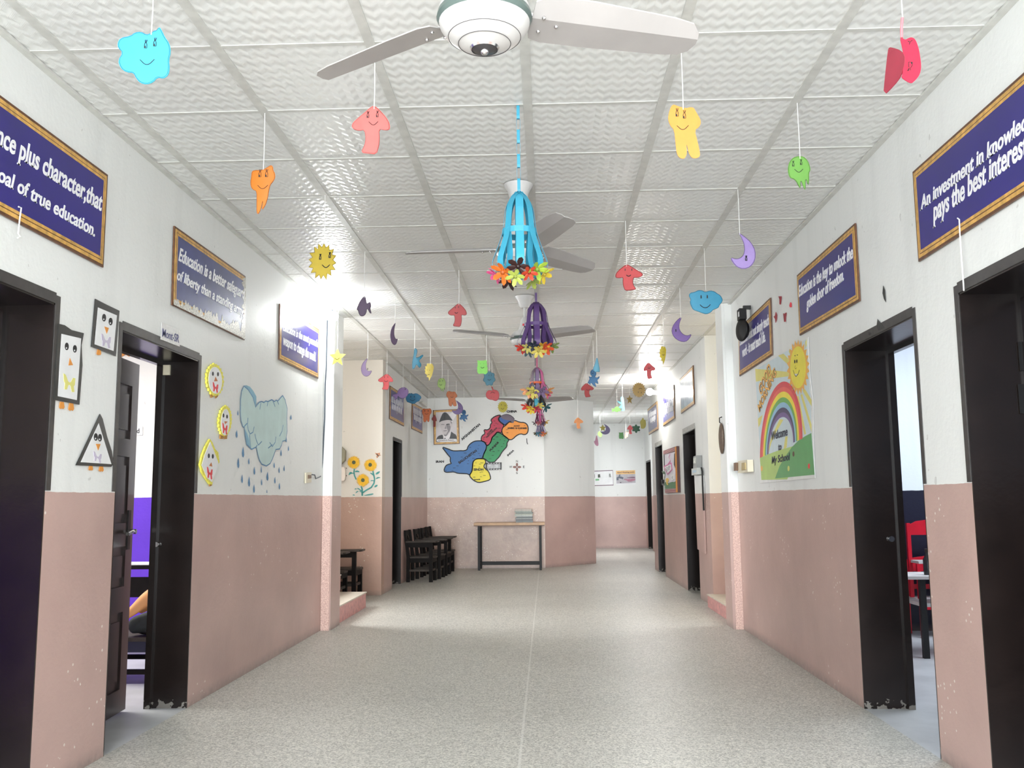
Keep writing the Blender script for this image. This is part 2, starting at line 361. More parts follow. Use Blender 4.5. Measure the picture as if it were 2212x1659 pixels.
# flat pieces on a wall, from outlines measured in the photograph
def pg(pl, pts, off=0.0, t=0.003, g=None):
    g = g or G(); return g.prism([pl.at(x, y, off) for x, y in pts], pl.n*t)
def pline(pl, pts, w, off=0.0, t=0.002, g=None, closed=False):
    g = g or G(); P = [pl.at(x, y, off+t/2) for x, y in pts]
    if closed: P = P + [P[0]]
    sides = []
    for i in range(len(P)):
        a, b = P[max(i-1, 0)], P[min(i+1, len(P)-1)]
        if closed and i in (0, len(P)-1): a, b = P[-2], P[1]
        d = (b-a).normalized() if (b-a).length > 1e-9 else Vector((0, 0, 1)); sides.append(d.cross(pl.n))
    return g.strip(P, sides, w, pl.n, t)
def pell(pl, cx, cy, rx, ry, off=0.0, t=0.003, n=20, g=None, rot=0):
    pts = []
    for k in range(n):
        a = 2*PI*k/n; x, y = rx*math.cos(a), ry*math.sin(a)
        pts.append((cx + x*math.cos(rot) - y*math.sin(rot), cy + x*math.sin(rot) + y*math.cos(rot)))
    return pg(pl, pts, off, t, g)
def zm(pts, ox, oy, sc): return [(ox+x/sc, oy+y/sc) for x, y in pts]
_TC = {}
def text_data(s, bold=0.0, shear=0.0, space=1.0, serif=False):
    k = (s, bold, shear, space, serif)
    if k in _TC: return _TC[k]
    cu = bpy.data.curves.new('t', 'FONT'); cu.body = s; cu.offset = bold; cu.space_character = space; cu.resolution_u = 3
    cu.align_x = 'CENTER'
    o = bpy.data.objects.new('t', cu); COL.objects.link(o); bpy.context.view_layer.update()
    dg = bpy.context.evaluated_depsgraph_get(); me = bpy.data.meshes.new_from_object(o.evaluated_get(dg))
    vs = [(v.co.x, v.co.y) for v in me.vertices]; fs = [tuple(p.vertices) for p in me.polygons]
    bpy.data.objects.remove(o); bpy.data.curves.remove(cu); bpy.data.meshes.remove(me)
    if serif:      # slab feet and heads on the ends of upright stems
        ed = set()
        for f in fs:
            for a, b in zip(f, f[1:]+f[:1]): ed.add((a, b))
        for a, b in sorted(ed):
            if (b, a) in ed: continue
            (xa, ya), (xb, yb) = vs[a], vs[b]; L = abs(xa-xb)
            if abs(ya-yb) < 0.004 and 0.06 < L < 0.2 and min(abs(ya-q) for q in (0-bold, 0.535+bold, 0.729+bold, 0.76+bold, -0.21-bold)) < 0.04:
                x0, x1 = min(xa, xb)-0.06, max(xa, xb)+0.06; up = 1 if ya < 0.1 else -1; h = 0.05
                n = len(vs); vs += [(x0, ya), (x1, ya), (x1, ya+up*h), (x0, ya+up*h)]; fs.append((n, n+1, n+2, n+3))
    vs = [(x+shear*y, y) for x, y in vs]
    x0 = min(v[0] for v in vs); x1 = max(v[0] for v in vs); y0 = min(v[1] for v in vs); y1 = max(v[1] for v in vs)
    vs = [((x-x0)/(x1-x0), (y-y0)/(y1-y0)) for x, y in vs]
    _TC[k] = (vs, fs); return _TC[k]
def ptext(pl, s, bl, br, tl, off=0.004, g=None, bold=0.02, shear=0.0, space=1.0, t=0.0012, direct=False, serif=False):
    g = g or G(); vs, fs = text_data(s, bold, shear, space, serif)
    if direct: A, B, C = bl, br, tl
    else: A, B, C = pl.at(*bl, off), pl.at(*br, off), pl.at(*tl, off)
    P = [A + (B-A)*x + (C-A)*y for x, y in vs]; n = len(P)
    nn = pl.n if pl else (B-A).cross(C-A).normalized()
    o = len(g.v); g.v += P + [p + nn*t for p in P]
    ed = {}
    for f in fs:
        g.f.append(tuple(o+n+i for i in f))
        for a, b in zip(f, f[1:]+f[:1]): ed[(a, b)] = 1
    for (a, b) in ed:
        if (b, a) not in ed: g.f.append((o+a, o+b, o+n+b, o+n+a))
    return g
# ================================================================== SETTING
YB = -2.6          # the corridor is open to daylight behind the camera
TH = 0.24
g = G().box(-6.6, 6.2, YB, 23.2, -0.08, 0.0); struct('floor', g, M_FLOOR)
g = G().box(-6.6, 6.2, YB, 23.2, H+0.002, H+0.1); struct('ceiling', g, M_CEIL)
# near left wall with two door openings, its lintels and the end pier
D1 = (2.72, 3.735); D2 = (4.352, 5.352); DH = 2.0
XLb = XL-TH
g = G()
for a, b in ((YB, D1[0]), (D1[1], D2[0]), (D2[1], 8.62)): g.box(XLb, XL, a, b, 0, H)
for a, b in (D1, D2): g.box(XLb, XL, a, b, DH, H)
struct('wall_left', g, M_WALL)
# left pier at the stair: speckled front strip and smooth cheek
g = G().box(XL-0.12, XL+0.09, 8.462, 8.84, 0, H); struct('trim_1', g, M_WALL)
g = G().box(XL+0.002, XL+0.078, 8.452, 8.463, 0, H); struct('trim_2', g, M_SPECK)
# stairwell walls on the left
g = G().box(-6.4, XL, YS, YS+0.2, 0, H); struct('wall_stair_left', g, M_WARM)
g = G().box(-5.6, -5.4, 8.62, YS, 0, H).box(-5.4, XLb-0.1, 8.5, 8.62, 0, H); struct('wall_stair_back', g, M_WARM)
# far left wall with a door
D3 = (12.36, 13.1); D3H = 1.98
g = G()
for a, b in ((YS+0.2, D3[0]), (D3[1], YF+0.3)): g.box(XLb, XL, a, b, 0, H)
g.box(XLb, XL, D3[0], D3[1], D3H, H); struct('wall_far_left', g, M_WALL)
# far wall: straight part and the canted part at its right end, return beyond
g = G().box(XLb, -0.03, YF, YF+0.2, 0, H); struct('wall_far', g, M_FAR)
g = G().prism([(-0.032, YF+0.012, 0), (0.888, 16.99, 0), (0.888, 17.25, 0), (-0.032, YF+0.35, 0)], (0, 0, H)); struct('wall_far_canted', g, M_WALL)
g = G().box(0.7, 0.886, 17.2, YE, 0, H); struct('wall_hall_left', g, M_WALL)
g = G().box(0.5, 3.4, YE, YE+0.2, 0, H); struct('wall_end', g, M_WALL)
# right walls
D6 = (4.318, 5.318); D7 = (2.72, 3.835)
XRb = XR+TH+0.03
g = G()
for a, b in ((YB, D7[0]), (D7[1], D6[0]), (D6[1], 8.55)): g.box(XR, XRb, a, b, 0, H)
for a, b in (D6, D7): g.box(XR, XRb, a, b, DH, H)
struct('wall_right', g, M_WALL)
g = G().box(XR-0.09, XR+0.12, 8.442, 8.75, 0, H); struct('trim_3', g, M_WALL)
g = G().box(XR-0.066, XR+0.002, 8.432, 8.443, 0, H); struct('trim_4', g, M_SPECK)
g = G().box(XF+0.002, 6.0, YY, YY+0.2, 0, H); struct('wall_stair_right', g, M_YEL)
g = G().box(4.4, 4.6, 8.55, YY, 0, H).box(XRb+0.002, 4.4, 8.43, 8.55, 0, H); struct('wall_stair_side', g, M_YEL)
D4 = (10.98, 11.93); D5 = (14.12, 14.98); D8 = (20.9, 21.8)
g = G()
for a, b in ((YY-0.02, D4[0]), (D4[1], D5[0]), (D5[1], 15.48)): g.box(XF, XF+0.2, a, b, 0, H)
for a, b in (D4, D5): g.box(XF, XF+0.2, a, b, DH-0.02, H)
struct('wall_far_right', g, M_WALL)
g = G()
XH = 2.36
for a, b in ((15.48, D8[0]), (D8[1], YE)): g.box(XH, XH+0.2, a, b, 0, H)
g.box(XH, XH+0.2, D8[0], D8[1], 2.0, H).box(XF+0.2, XH, 15.28, 15.48, 0, H)
struct('wall_hall_right', g, M_WALL)
# side rooms seen through the open doors
g = G().box(-6.4, XLb, 8.3, 8.42, 0, H).box(-6.5, -6.38, 2.0, 8.3, 0, H).box(-6.4, XLb, 1.9, 2.02, 0, H); struct('wall_room_left', g, M_LROOM)
g = G().box(XRb, 6.0, 8.3, 8.42, 0, H).box(5.9, 6.02, 2.0, 8.3, 0, H).box(XRb, 6.0, 1.9, 2.02, 0, H); struct('wall_room_right', g, M_RROOM)
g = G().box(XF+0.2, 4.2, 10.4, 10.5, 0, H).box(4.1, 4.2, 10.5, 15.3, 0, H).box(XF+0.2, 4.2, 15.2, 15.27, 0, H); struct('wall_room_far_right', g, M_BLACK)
# ceiling grid: rails along the corridor, cross bars, wall angles
X0G, Y0G, TS = -0.0603, 3.4052, 0.61
g = G()
for i in range(-3, 4): g.box(X0G+i*TS-0.02, X0G+i*TS+0.02, YB, YE, H-0.004, H+0.01)
struct('trim_5', g, M_RAIL)
g = G()
for j in range(-9, 31): g.box(-5.4, 4.4, Y0G+j*TS-0.012, Y0G+j*TS+0.012, H-0.0005, H+0.01)
struct('trim_6', g, M_RAIL)
g = G().box(XL, XL+0.03, YB, 8.46, H-0.012, H).box(XR-0.03, XR, YB, 8.44, H-0.012, H).box(XL, XL+0.028, YS+0.2, YF, H-0.012, H)
g.box(XF-0.028, XF, YY, 15.48, H-0.012, H).box(XL, -0.03, YF-0.028, YF, H-0.012, H); struct('trim_7', g, M_RAIL)
# stairs: two steps climbing away to the left, one low step on the right
M_STEP = mat('pink_step_plaster', srgb(206, 150, 146), 0.5, var=0.2, scale=26, bump=0.2)
M_TREAD = mat('worn_tread', srgb(206, 198, 184), 0.5, var=0.1, scale=14)
st = sthing('trim_8', (-2.6, 9.5, 0))
g = G()
for k in range(6): g.box(-5.38, -2.0-0.285*k, 8.842, 10.27-0.002*k, 0.19*k if k else 0, 0.155+0.19*k)
part('riser', g, M_STEP, st)
g = G()
for k in range(6): g.box(-2.0-0.285*(k+1) if k < 5 else -5.38, -2.0-0.285*k+0.008, 8.842, 10.275, 0.155+0.19*k, 0.168+0.19*k)
part('tread', g, M_TREAD, st)
st = sthing('trim_9', (2.2, 9.4, 0))
g = G()
for k in range(4): g.box(1.715+0.285*k, 4.38, 8.752, YY-0.002, 0.17*k if k else 0, 0.125+0.17*k)
part('riser', g, M_STEP, st)
g = G()
for k in range(4): g.box(1.707+0.285*k, 1.715+0.285*(k+1) if k < 3 else 4.38, 8.752, YY-0.002, 0.125+0.17*k, 0.137+0.17*k)
part('tread', g, M_TREAD, st)

# ------------------------------------------------------------------ doors
def door_lining(name, X, back, y0, y1, h, sgn, band=0.035, bot=0.0):
    """painted band round the opening on the corridor face and the dark lining of the thick wall; sgn = +1 when the corridor lies at +X"""
    t = sthing(name, (X, (y0+y1)/2, 0)); e = 0.004*sgn; lo, hi = min(X, back), max(X, back)
    g = G()
    def bx(x0, x1, *r): g.box(min(x0, x1), max(x0, x1), *r)
    bx(X, X+e, y0-band, y0+0.0, 1.215, h+band); bx(X, X+e, y1, y1+band, 1.215, h+band); bx(X, X+e, y0, y1, h, h+band+0.01)
    part('frame_band', g, M_BAND, t)
    g = G().box(lo, hi, y0, y0+0.008, 0, h).box(lo, hi, y1-0.008, y1, 0, h).box(lo, hi, y0, y1, h-0.008, h)
    part('lining', g, M_DOOR, t)
    bx2 = back + (0.035 if sgn > 0 else -0.035)
    a, b = min(back, bx2), max(back, bx2)
    g = G().box(a, b, y0+0.008, y0+0.03, 0, h-0.008).box(a, b, y1-0.03, y1-0.008, 0, h-0.008).box(a, b, y0+0.03, y1-0.03, h-0.03, h-0.008)
    part('door_stop', g, M_DOOR, t)
    return t
d1 = door_lining('door_1', XL, XLb, *D1, DH, 1)
d2 = door_lining('door_2', XL, XLb, *D2, DH, 1)
d6 = door_lining('door_3', XR, XRb, *D6, DH, -1)
d7 = door_lining('door_4', XR, XRb, *D7, DH, -1)
d3 = door_lining('door_5', XL, XLb, *D3, D3H, 1, 0.03)
M_BANDG = mat('worn_grey_band', srgb(176, 176, 172), 0.5, var=0.2, scale=20)
d4 = door_lining('door_6', XF, XF+0.2, *D4, DH-0.02, -1, 0.02)
d5 = door_lining('door_7', XF, XF+0.2, *D5, DH-0.02, -1, 0.02)
d8 = door_lining('door_8', XH, XH+0.2, *D8, 2.0, -1, 0.02)
for d, X, (y0, y1), h, s in ((d4, XF, D4, DH-0.02, -1), (d5, XF, D5, DH-0.02, -1)):
    part('lintel_board', G().box(X-0.006, X, y0-0.02, y1+0.02, h, h+0.065), M_BANDG, d)
# panelled leaf of the left classroom door, standing ajar into the room
def leaf_panels(t, ox, oy, ang, w, h, m, back=0.04):
    ca, sa = math.cos(ang), math.sin(ang)
    def P(u, v, z): return (ox + u*ca - v*sa, oy + u*sa + v*ca, z)
    def lbox(g, u0, u1, v0, v1, z0, z1):
        vs = [P(u, v, z) for z in (z0, z1) for v in (v0, v1) for u in (u0, u1)]
        g.add(vs, [(0, 2, 3, 1), (4, 5, 7, 6), (0, 1, 5, 4), (2, 6, 7, 3), (0, 4, 6, 2), (1, 3, 7, 5)]); return g
    st_ = 0.1
    cols = ((st_, w/2-0.045), (w/2+0.045, w-st_)); rows = ((0.14, 0.56), (0.7, 0.92), (1.05, 1.42), (1.52, h-0.14))
    g = G()
    for u0, u1 in ((0, st_), (w/2-0.045, w/2+0.045), (w-st_, w)): lbox(g, u0, u1, 0, back, 0.015, h)
    zs = [0.015] + [z for r in rows for z in r] + [h]
    for a, b in zip(zs[0::2], zs[1::2]):
        for u0, u1 in cols: lbox(g, u0, u1, 0.0, back, a, b)
    part('leaf', g, m, t)
    for u0, u1 in cols:
        for a, b in rows:
            g = G(); lbox(g, u0, u1, 0.014, back-0.014, a, b); lbox(g, u0+0.035, u1-0.035, 0.004, back-0.004, a+0.05, b-0.05); part('panel', g, m, t)
    return P, lbox
P, lbox = leaf_panels(d2, XLb-0.004, D2[0]+0.012, PI/2 + 0.08, 0.9, 1.965, M_LEAF)
g = G(); g.tube([P(0.83, -0.03, 1.0), P(0.76, -0.045, 1.0), P(0.7, -0.045, 0.99)], 0.011, 10); g.tube([P(0.83, 0.0, 1.0), P(0.83, -0.045, 1.0)], 0.014, 10)
hd = part('handle', g, M_CHROME, d2, True)
g = G(); lbox(g, 0.81, 0.85, -0.006, 0.0, 0.9, 1.12); part('handle_plate', g, M_BLACK, d2)
g = G().tube([PYat(D2[1]-0.01).at(340, 1176, 0.0), PYat(D2[1]-0.01).at(340, 1176, 0.015)], 0.014, 12); part('strike_bolt', g, M_CHROME, d2)
g = G(); q = PYat(D2[1]-0.008).at(362, 800); g.box(q.x-0.02, q.x+0.02, q.y-0.015, q.y, q.z-0.03, q.z+0.03); part('door_catch', g, M_CREAMP, d2)
q = PYat(D6[1]-0.008).at(1924, 1164); g = G().tube([q, q+Vector((0, -0.014, 0))], 0.016, 12); part('strike_bolt', g, M_CHROME, d6)
for yy in (770, 862):     # hinges on the jamb of the near right door
    q = PYat(D7[1]-0.008).at(2206, yy); g = G().box(q.x-0.012, q.x+0.05, q.y-0.006, q.y, q.z-0.06, q.z+0.06).tube([q+Vector((0.02, -0.01, -0.06)), q+Vector((0.02, -0.01, 0.06))], 0.008, 8); part('hinge', g, M_BLACK, d7)
# closed dark leaves at the back of the far doorways
for d, X0_, X1_, (y0, y1), h in ((d3, XLb, XLb+0.04, D3, D3H), (d8, XH+0.16, XH+0.2, D8, 2.0), (d5, XF+0.16, XF+0.2, D5, DH-0.02)):
    part('leaf', G().box(X0_, X1_, y0+0.03, y1-0.03, 0.01, h-0.03), M_DOOR, d)
    q = (X0_-0.02 if X0_ > 0 else X1_+0.02); part('handle', G().tube([(q, y0+0.12, 0.98), (q, y0+0.22, 0.98)], 0.01, 8), M_CHROME, d)
# ================================================================== QUOTE SIGNS
def rect_inset(pl, c, inset, off, t, g=None):
    """c: four photo corners tl,tr,br,bl of a board; returns its outline pulled in by `inset` metres"""
    P = [pl.at(x, y, off) for x, y in c]; out = []
    for i in range(4):
        p = P[i]; a = (P[(i+1) % 4]-p).normalized(); b = (P[i-1]-p).normalized(); out.append(p + a*inset + b*inset)
    g = g or G(); return g.prism(out, pl.n*t)
def sign(name, label, pl, c, lines, navy=None, bold=0.022, frame=True, illegible=None, group='blue quotation boards on the corridor walls', tilt=0.0):
    P = [pl.at(x, y) for x, y in c]; base = (P[2]+P[3])/2
    t = thing(name, label, 'sign', base, group)
    part('backing', rect_inset(pl, c, 0.0, 0.0, 0.008), M_GOLDB, t)
    part('gold_border', rect_inset(pl, c, 0.012, 0.0, 0.0095), M_GOLD, t)
    g = G()
    part('border_line', rect_inset(pl, c, 0.0275, 0.0, 0.0101), M_GOLDB, t)
    part('border_highlight', rect_inset(pl, c, 0.031, 0.0, 0.0107), M_GOLD, t)
    part('panel', rect_inset(pl, c, 0.044, 0.0, 0.0114), navy or M_NAVY, t)
    for s, bl, br, tl in lines:
        part('lettering', ptext(pl, s, bl, br, tl, off=0.0114, bold=bold, shear=0.22, serif=True), M_TEXT, t)
    if illegible:
        for (x0, y0), (x1, y1), hh in illegible:
            g = G(); A, B = pl.at(x0, y0, 0.0116), pl.at(x1, y1, 0.0116); U = (B-A).normalized(); L = (B-A).length; n = int(L/0.03)
            rr = random.Random(int(x0*7+y0))
            for k in range(n):
                if k % 6 == 5: continue
                p = A + U*(k*L/n); h1 = hh*(1.0 if rr.random() > 0.3 else 1.45); z0 = -hh*0.4 if rr.random() > 0.85 else 0
                g.prism([p+Vector((0, 0, z0)), p+U*0.014+Vector((0, 0, z0)), p+U*0.018+Vector((0, 0, h1)), p+U*0.004+Vector((0, 0, h1))], pl.n*0.0012)
                if rr.random() > 0.35: g.prism([p, p+U*0.028, p+U*0.028+Vector((0, 0, 0.012)), p+Vector((0, 0, 0.012))], pl.n*0.0012)
            part('lettering', g, M_TEXT, t, label='white italic lettering too small to read')
    return t
def yz(pl, x, y): p = pl.at(x, y); return p
# near left board; its left end runs out of the frame
rt = PL.at(228, 378); rb = PL.at(218, 578); Lw = 1.66
def lw(Y, z): return Vector((XL+0.004, Y, z))
Yr = (rt.y+rb.y)/2; zt, zb = rt.z, rb.z
def sign3(name, label, pl, quad, lines, navy=None, bold=0.022, letter=M_TEXT):
    t = thing(name, label, 'sign', (quad[2]+quad[3])/2, 'blue quotation boards on the corridor walls')
    def ring(ins, tt):
        out = []
        for i in range(4):
            p = quad[i]; a = (quad[(i+1) % 4]-p).normalized(); b = (quad[i-1]-p).normalized(); out.append(p+a*ins+b*ins)
        return G().prism(out, pl.n*tt)
    part('backing', ring(0, 0.008), M_GOLDB, t); part('gold_border', ring(0.012, 0.0095), M_GOLD, t); part('border_line', ring(0.0275, 0.0101), M_GOLDB, t)
    part('border_highlight', ring(0.031, 0.0107), M_GOLD, t); part('panel', ring(0.044, 0.0114), navy or M_NAVY, t)
    for s, bl, br, tl in lines:
        o = pl.n*0.0116; part('lettering', ptext(pl, s, bl+o, br+o, tl+o, bold=bold, shear=0.22, direct=True, serif=True), letter, t)
    return t
# text rows: measured where they end; the letter pitch gives the hidden beginning
a = PL.at(0, 300); 
e1 = PL.at(213, 455); s1 = PL.at(37, 352)      # 'plus character,that'
pitch = (e1.y - PL.at(38, 340).y)/19.0
L1 = pitch*32
tz = PL.at(213, 425).z; bz = PL.at(213, 456).z
e2 = PL.at(198, 497); s2 = PL.at(38, 405)
L2 = (e2.y - PL.at(34, 420).y)/18.0*30
z1t, z1b = PL.at(120, 355).z, PL.at(120, 412).z
z2t, z2b = PL.at(110, 430).z, PL.at(110, 472).z
Y0s = e1.y - L1 - 0.1
sign3('quote_board', 'blue board ending in true education, highest and nearest on the left wall', PL,
      [lw(Y0s, zt), lw(Yr, zt), lw(Yr, zb), lw(Y0s, zb)],
      [('Intelligence plus character,that', lw(e1.y-L1, z1b), lw(e1.y, z1b), lw(e1.y-L1, z1t)),
       ('is the goal of true education.', lw(e2.y-L2, z2b), lw(e2.y, z2b), lw(e2.y-L2, z2t))])
sign('quote_board', 'scuffed blue board about liberty and a standing army, above the open left doorway', PL,
     [(373, 488), (527, 597), (525, 735), (368, 659)],
     [('Education is a better safeguard', (379, 572), (523, 655), (382, 534)), ('of liberty than a standing army.', (376, 612), (521, 690), (378, 580))], navy=M_NAVY2)
sign('quote_board', 'blue board about the most powerful weapon, half washed out beside the lit bulb', PL,
     [(602, 656), (687, 712), (685, 818), (600, 777)],
     [('Education is the most powerful', (607, 720), (684, 756), (608, 696)), ('weapon to change the world.', (607, 752), (678, 788), (608, 722))])
# right wall boards
rt = PR.at(1976, 372); rb = PR.at(1990, 565)
def rw(Y, z): return Vector((XR-0.004, Y, z))
Yl = (rt.y+rb.y)/2; zt, zb = rt.z, rb.z
b1 = PR.at(1994, 430); n1 = PR.at(2204, 290); pit = (b1.y-n1.y)/23.6; LL = pit*28
z1t, z1b = PR.at(2120, 325).z, PR.at(2120, 372).z
b2 = PR.at(2022, 470); n2 = PR.at(2212, 330); pit2 = (b2.y-n2.y)/22.0; LL2 = pit2*24
z2t, z2b = PR.at(2050, 415).z, PR.at(2050, 475).z
sign3('quote_board', 'blue board on investment in knowledge, nearest on the right wall', PR,
      [rw(Yl, zt), rw(b1.y-LL-0.12, zt), rw(b1.y-LL-0.12, zb), rw(Yl, zb)],
      [('An investment in knowledge', rw(b1.y, z1b), rw(b1.y-LL, z1b), rw(b1.y, z1t)),
       ('pays the best interest.', rw(b2.y, z2b), rw(b2.y-LL2, z2b), rw(b2.y, z2t))])
sign('quote_board', 'blue board about the golden door of freedom, above the right doorway', PR,
     [(1725, 595), (1851, 482), (1861, 650), (1731, 725)],
     [('Education is the key to unlock the', (1731, 650), (1849, 567), (1730, 618)), ('golden door of freedom.', (1748, 676), (1829, 614), (1747, 644))])
sign('quote_board', 'blue board on teaching life, partly behind the black wall speaker', PR,
     [(1598, 709), (1667, 643), (1671, 767), (1600, 813)],
     [('Education must not simply teach', (1602, 754), (1666, 709), (1601, 727)), ('work - it must teach Life.', (1608, 772), (1658, 738), (1607, 750))])
# far left wall
sign('quote_board', 'blue board nearer the stair on the far left wall, behind the purple fish', PFL,
     [(841, 833), (871, 853), (871, 921), (840, 905)], [], illegible=[((843, 868), (868, 881), 0.075), ((844, 884), (867, 896), 0.075)])
sign('quote_board', 'blue board closest to the far corner on the left, under the blue cloud', PFL,
     [(889, 869), (911, 881), (911, 937), (888, 926)], [], illegible=[((891, 892), (909, 901), 0.08), ((892, 906), (909, 915), 0.08)])
# far right wall
sign('quote_board', 'blue board with glare painted into its pale panel, above the nearer dark far-right doorway', PFR,
     [(1470, 819), (1499, 789), (1502, 873), (1473, 894)], [], navy=mat('painted_glare_print', srgb(176, 188, 206), 0.16, var=0.25, scale=9))  # glare is put into the pale panel colour
sign('quote_board', 'bright blue board right behind the glowing far-right bulb', PFR,
     [(1433, 851), (1457, 831), (1459, 904), (1434, 921)], [], illegible=[((1457, 876), (1436, 884), 0.08), ((1456, 887), (1436, 897), 0.08)])
sign('quote_board', 'dull blue board farthest along the right wall, past the far bulb', PFR,
     [(1400, 884), (1421, 866), (1423, 927), (1403, 940)], [], navy=mat('dull_navy_print', srgb(98, 96, 130), 0.4), illegible=[((1419, 894), (1404, 902), 0.07), ((1418, 906), (1407, 914), 0.07)])
# frayed silver edges of the scuffed board
g = G(); rr = random.Random(3)
ob = [o for o in bpy.data.objects if o.get('label', '').startswith('scuffed blue board')][0]
pts = []
for k in range(60):
    f_ = k/59; x = 369+f_*156; y = 657+f_*76; pts.append((x, y-4-rr.random()*(16+14*f_)))
pg(PL, [(369, 658)] + pts + [(525, 733)], 0.0116, 0.0006, g); pts = []
for k in range(30):
    f_ = k/29; pts.append((526-rr.random()*7-3, 602+f_*130))
pg(PL, [(526, 600)] + pts + [(525, 733)], 0.0117, 0.0006, g); part('frayed_edge', g, M_FRAY, ob)

# paper room sign
t = thing('room_sign', 'small printed white paper sign above the open left doorway', 'sign', PL.at(367, 748))
part('sheet', pg(PL, [(347, 696), (387, 714), (386, 749), (345, 733)], 0, 0.002), mat('crinkled_paper', (0.72, 0.72, 0.71), 0.25, var=0.12, scale=40, bump=0.4, bscale=30), t)
part('lettering', ptext(PL, 'Mont-SR', (348, 727), (384, 741), (349, 709), off=0.0022, bold=0.006), mat('blue_print', srgb(52, 56, 110), 0.5), t)

# ================================================================== PAPER PENGUINS (left wall)
M_TAPE = mat('black_tape', srgb(30, 31, 30), 0.35, var=0.2, scale=30)
M_ORA = mat('orange_paper', srgb(222, 146, 62), 0.6)
M_LILAC = mat('lilac_paper', srgb(196, 188, 208), 0.6); M_YELP = mat('pale_yellow_paper', srgb(222, 218, 128), 0.6)
M_PINGREY = mat('grey_pencil', srgb(120, 116, 128), 0.6)
def bow(pl, cx, cy, w, h, off, sk=0.0):
    q = [(-.5, -.5), (-.3, -.45), (-.12, -.1), (0, -.05), (.12, -.1), (.3, -.42), (.5, -.45), (.45, 0), (.36, .1), (.42, .45), (.2, .5), (.1, .15), (0, .1), (-.1, .15), (-.2, .45), (-.42, .5), (-.36, .1), (-.45, 0)]
    return pg(pl, [(cx+a*w, cy+b*h+a*sk) for a, b in q], off, 0.001)
def penguin(label, outer, inner, eyes, beak, bw, bm, feet):
    xs = [p[0] for p in outer]; ys = [p[1] for p in outer]
    t = thing('penguin_picture', label, 'wall decoration', PL.at(sum(xs)/len(xs), max(ys)), 'paper penguins beside the left doors')
    part('frame', pg(PL, outer, 0, 0.003), M_TAPE, t); part('face_sheet', pg(PL, inner, 0, 0.0036), M_PAPER, t)
    for x, y in eyes: 
        e = part('eye', pell(PL, x, y, 4.2, 8.2, 0.0036, 0.001), M_INK, t); part('eye_glint', pell(PL, x-1.0, y+3.5, 1.2, 1.8, 0.0046, 0.0006), M_PAPER, e)
    part('beak', pg(PL, beak, 0.0036, 0.001), M_ORA, t)
    part('bow_tie', bow(PL, *bw, 0.0036, bw[2]*0.35), bm, t)
    for x, y, sx, sy in feet: part('foot', pg(PL, [(x-sx*.3, y-sy*.5), (x+sx*.3, y-sy*.45), (x+sx*.45, y+sy*.25), (x+sx*.25, y+sy*.5), (x, y+sy*.38), (x-sx*.2, y+sy*.5), (x-sx*.5, y+sy*.3)], 0, 0.002), M_ORA, t)
z = lambda p: zm(p, 0, 560, 3.016)
penguin('tall rectangular paper penguin with a yellow bow tie, right of the near left door', z([(372, 420), (412, 430), (458, 462), (537, 482), (522, 560), (528, 690), (508, 948), (341, 916)]),
        z([(390, 486), (518, 516), (506, 700), (490, 918), (366, 892), (376, 700)]), z([(423, 568), (476, 584)]), z([(443, 643), (464, 690), (434, 692)]), (*z([(440, 808)])[0], 26, 34), M_YELP, [(*z([(396, 952)])[0], 12, 16), (*z([(457, 962)])[0], 13, 17)])
penguin('smaller rectangular paper penguin with a lilac bow tie, just left of the open left doorway', z([(612, 258), (690, 298), (770, 336), (746, 632), (586, 570)]),
        z([(628, 314), (752, 366), (730, 598), (606, 554)]), z([(667, 381), (710, 406)]), z([(669, 438), (698, 448), (684, 486)]), (*z([(680, 534)])[0], 21, 27), M_LILAC, [(*z([(638, 606)])[0], 10, 13)])
penguin('triangular paper penguin with a lilac bow tie, lowest of the three', z([(643, 1008), (660, 1040), (690, 1160), (720, 1250), (732, 1330), (716, 1353), (486, 1342)]),
        z([(633, 1068), (716, 1335), (515, 1322)]), z([(613, 1158), (640, 1163)]), z([(613, 1203), (644, 1204), (628, 1246)]), (*z([(624, 1290)])[0], 18, 21), M_LILAC, [(*z([(585, 1360)])[0], 10, 11), (*z([(653, 1366)])[0], 11, 12)])

# ================================================================== CHICK FACES
M_CREPE = mat('yellow_crepe_paper', srgb(232, 224, 92), 0.6, var=0.2, scale=70)
M_REDP = mat('red_paper', srgb(222, 62, 70), 0.55); M_BRN = mat('rust_paper', srgb(190, 116, 70), 0.6); M_TAN = mat('tan_paper', srgb(178, 128, 60), 0.6)
def chick(label, ring, disc, eyes, beak, bw, feet):
    xs = [p[0] for p in ring]; ys = [p[1] for p in ring]
    t = thing('chick_picture', label, 'wall decoration', PL.at(sum(xs)/len(xs), max(ys)), 'round paper chicks right of the left doorway')
    part('crepe_ruffle', pg(PL, ring, 0, 0.012), M_CREPE, t); part('face_plate', pg(PL, disc, 0, 0.014), M_PAPER, t)
    for x, y, rx, ry in eyes: part('eye', pell(PL, x, y, rx, ry, 0.014, 0.001), M_INK, t)
    part('beak', pg(PL, beak, 0.014, 0.001), M_BRN, t); part('bow_tie', bow(PL, *bw, 0.014, 5), M_REDP, t)
    for f in feet: part('foot', pg(PL, f, 0, 0.006), M_TAN, t)
z = lambda p: zm(p, 400, 700, 4.149)
def ring_pts(cx, cy, rx, ry, n=44, w=0.05, seed=1, rot=0.0):
    r_ = random.Random(seed); o = []
    for k in range(n):
        a = 2*PI*k/n; m_ = 1 + (w if k % 2 else -w)*(0.5+r_.random()); x, y = rx*m_*math.cos(a), ry*m_*math.sin(a)
        o.append((cx+x*math.cos(rot)-y*math.sin(rot), cy+x*math.sin(rot)+y*math.cos(rot)))
    return o
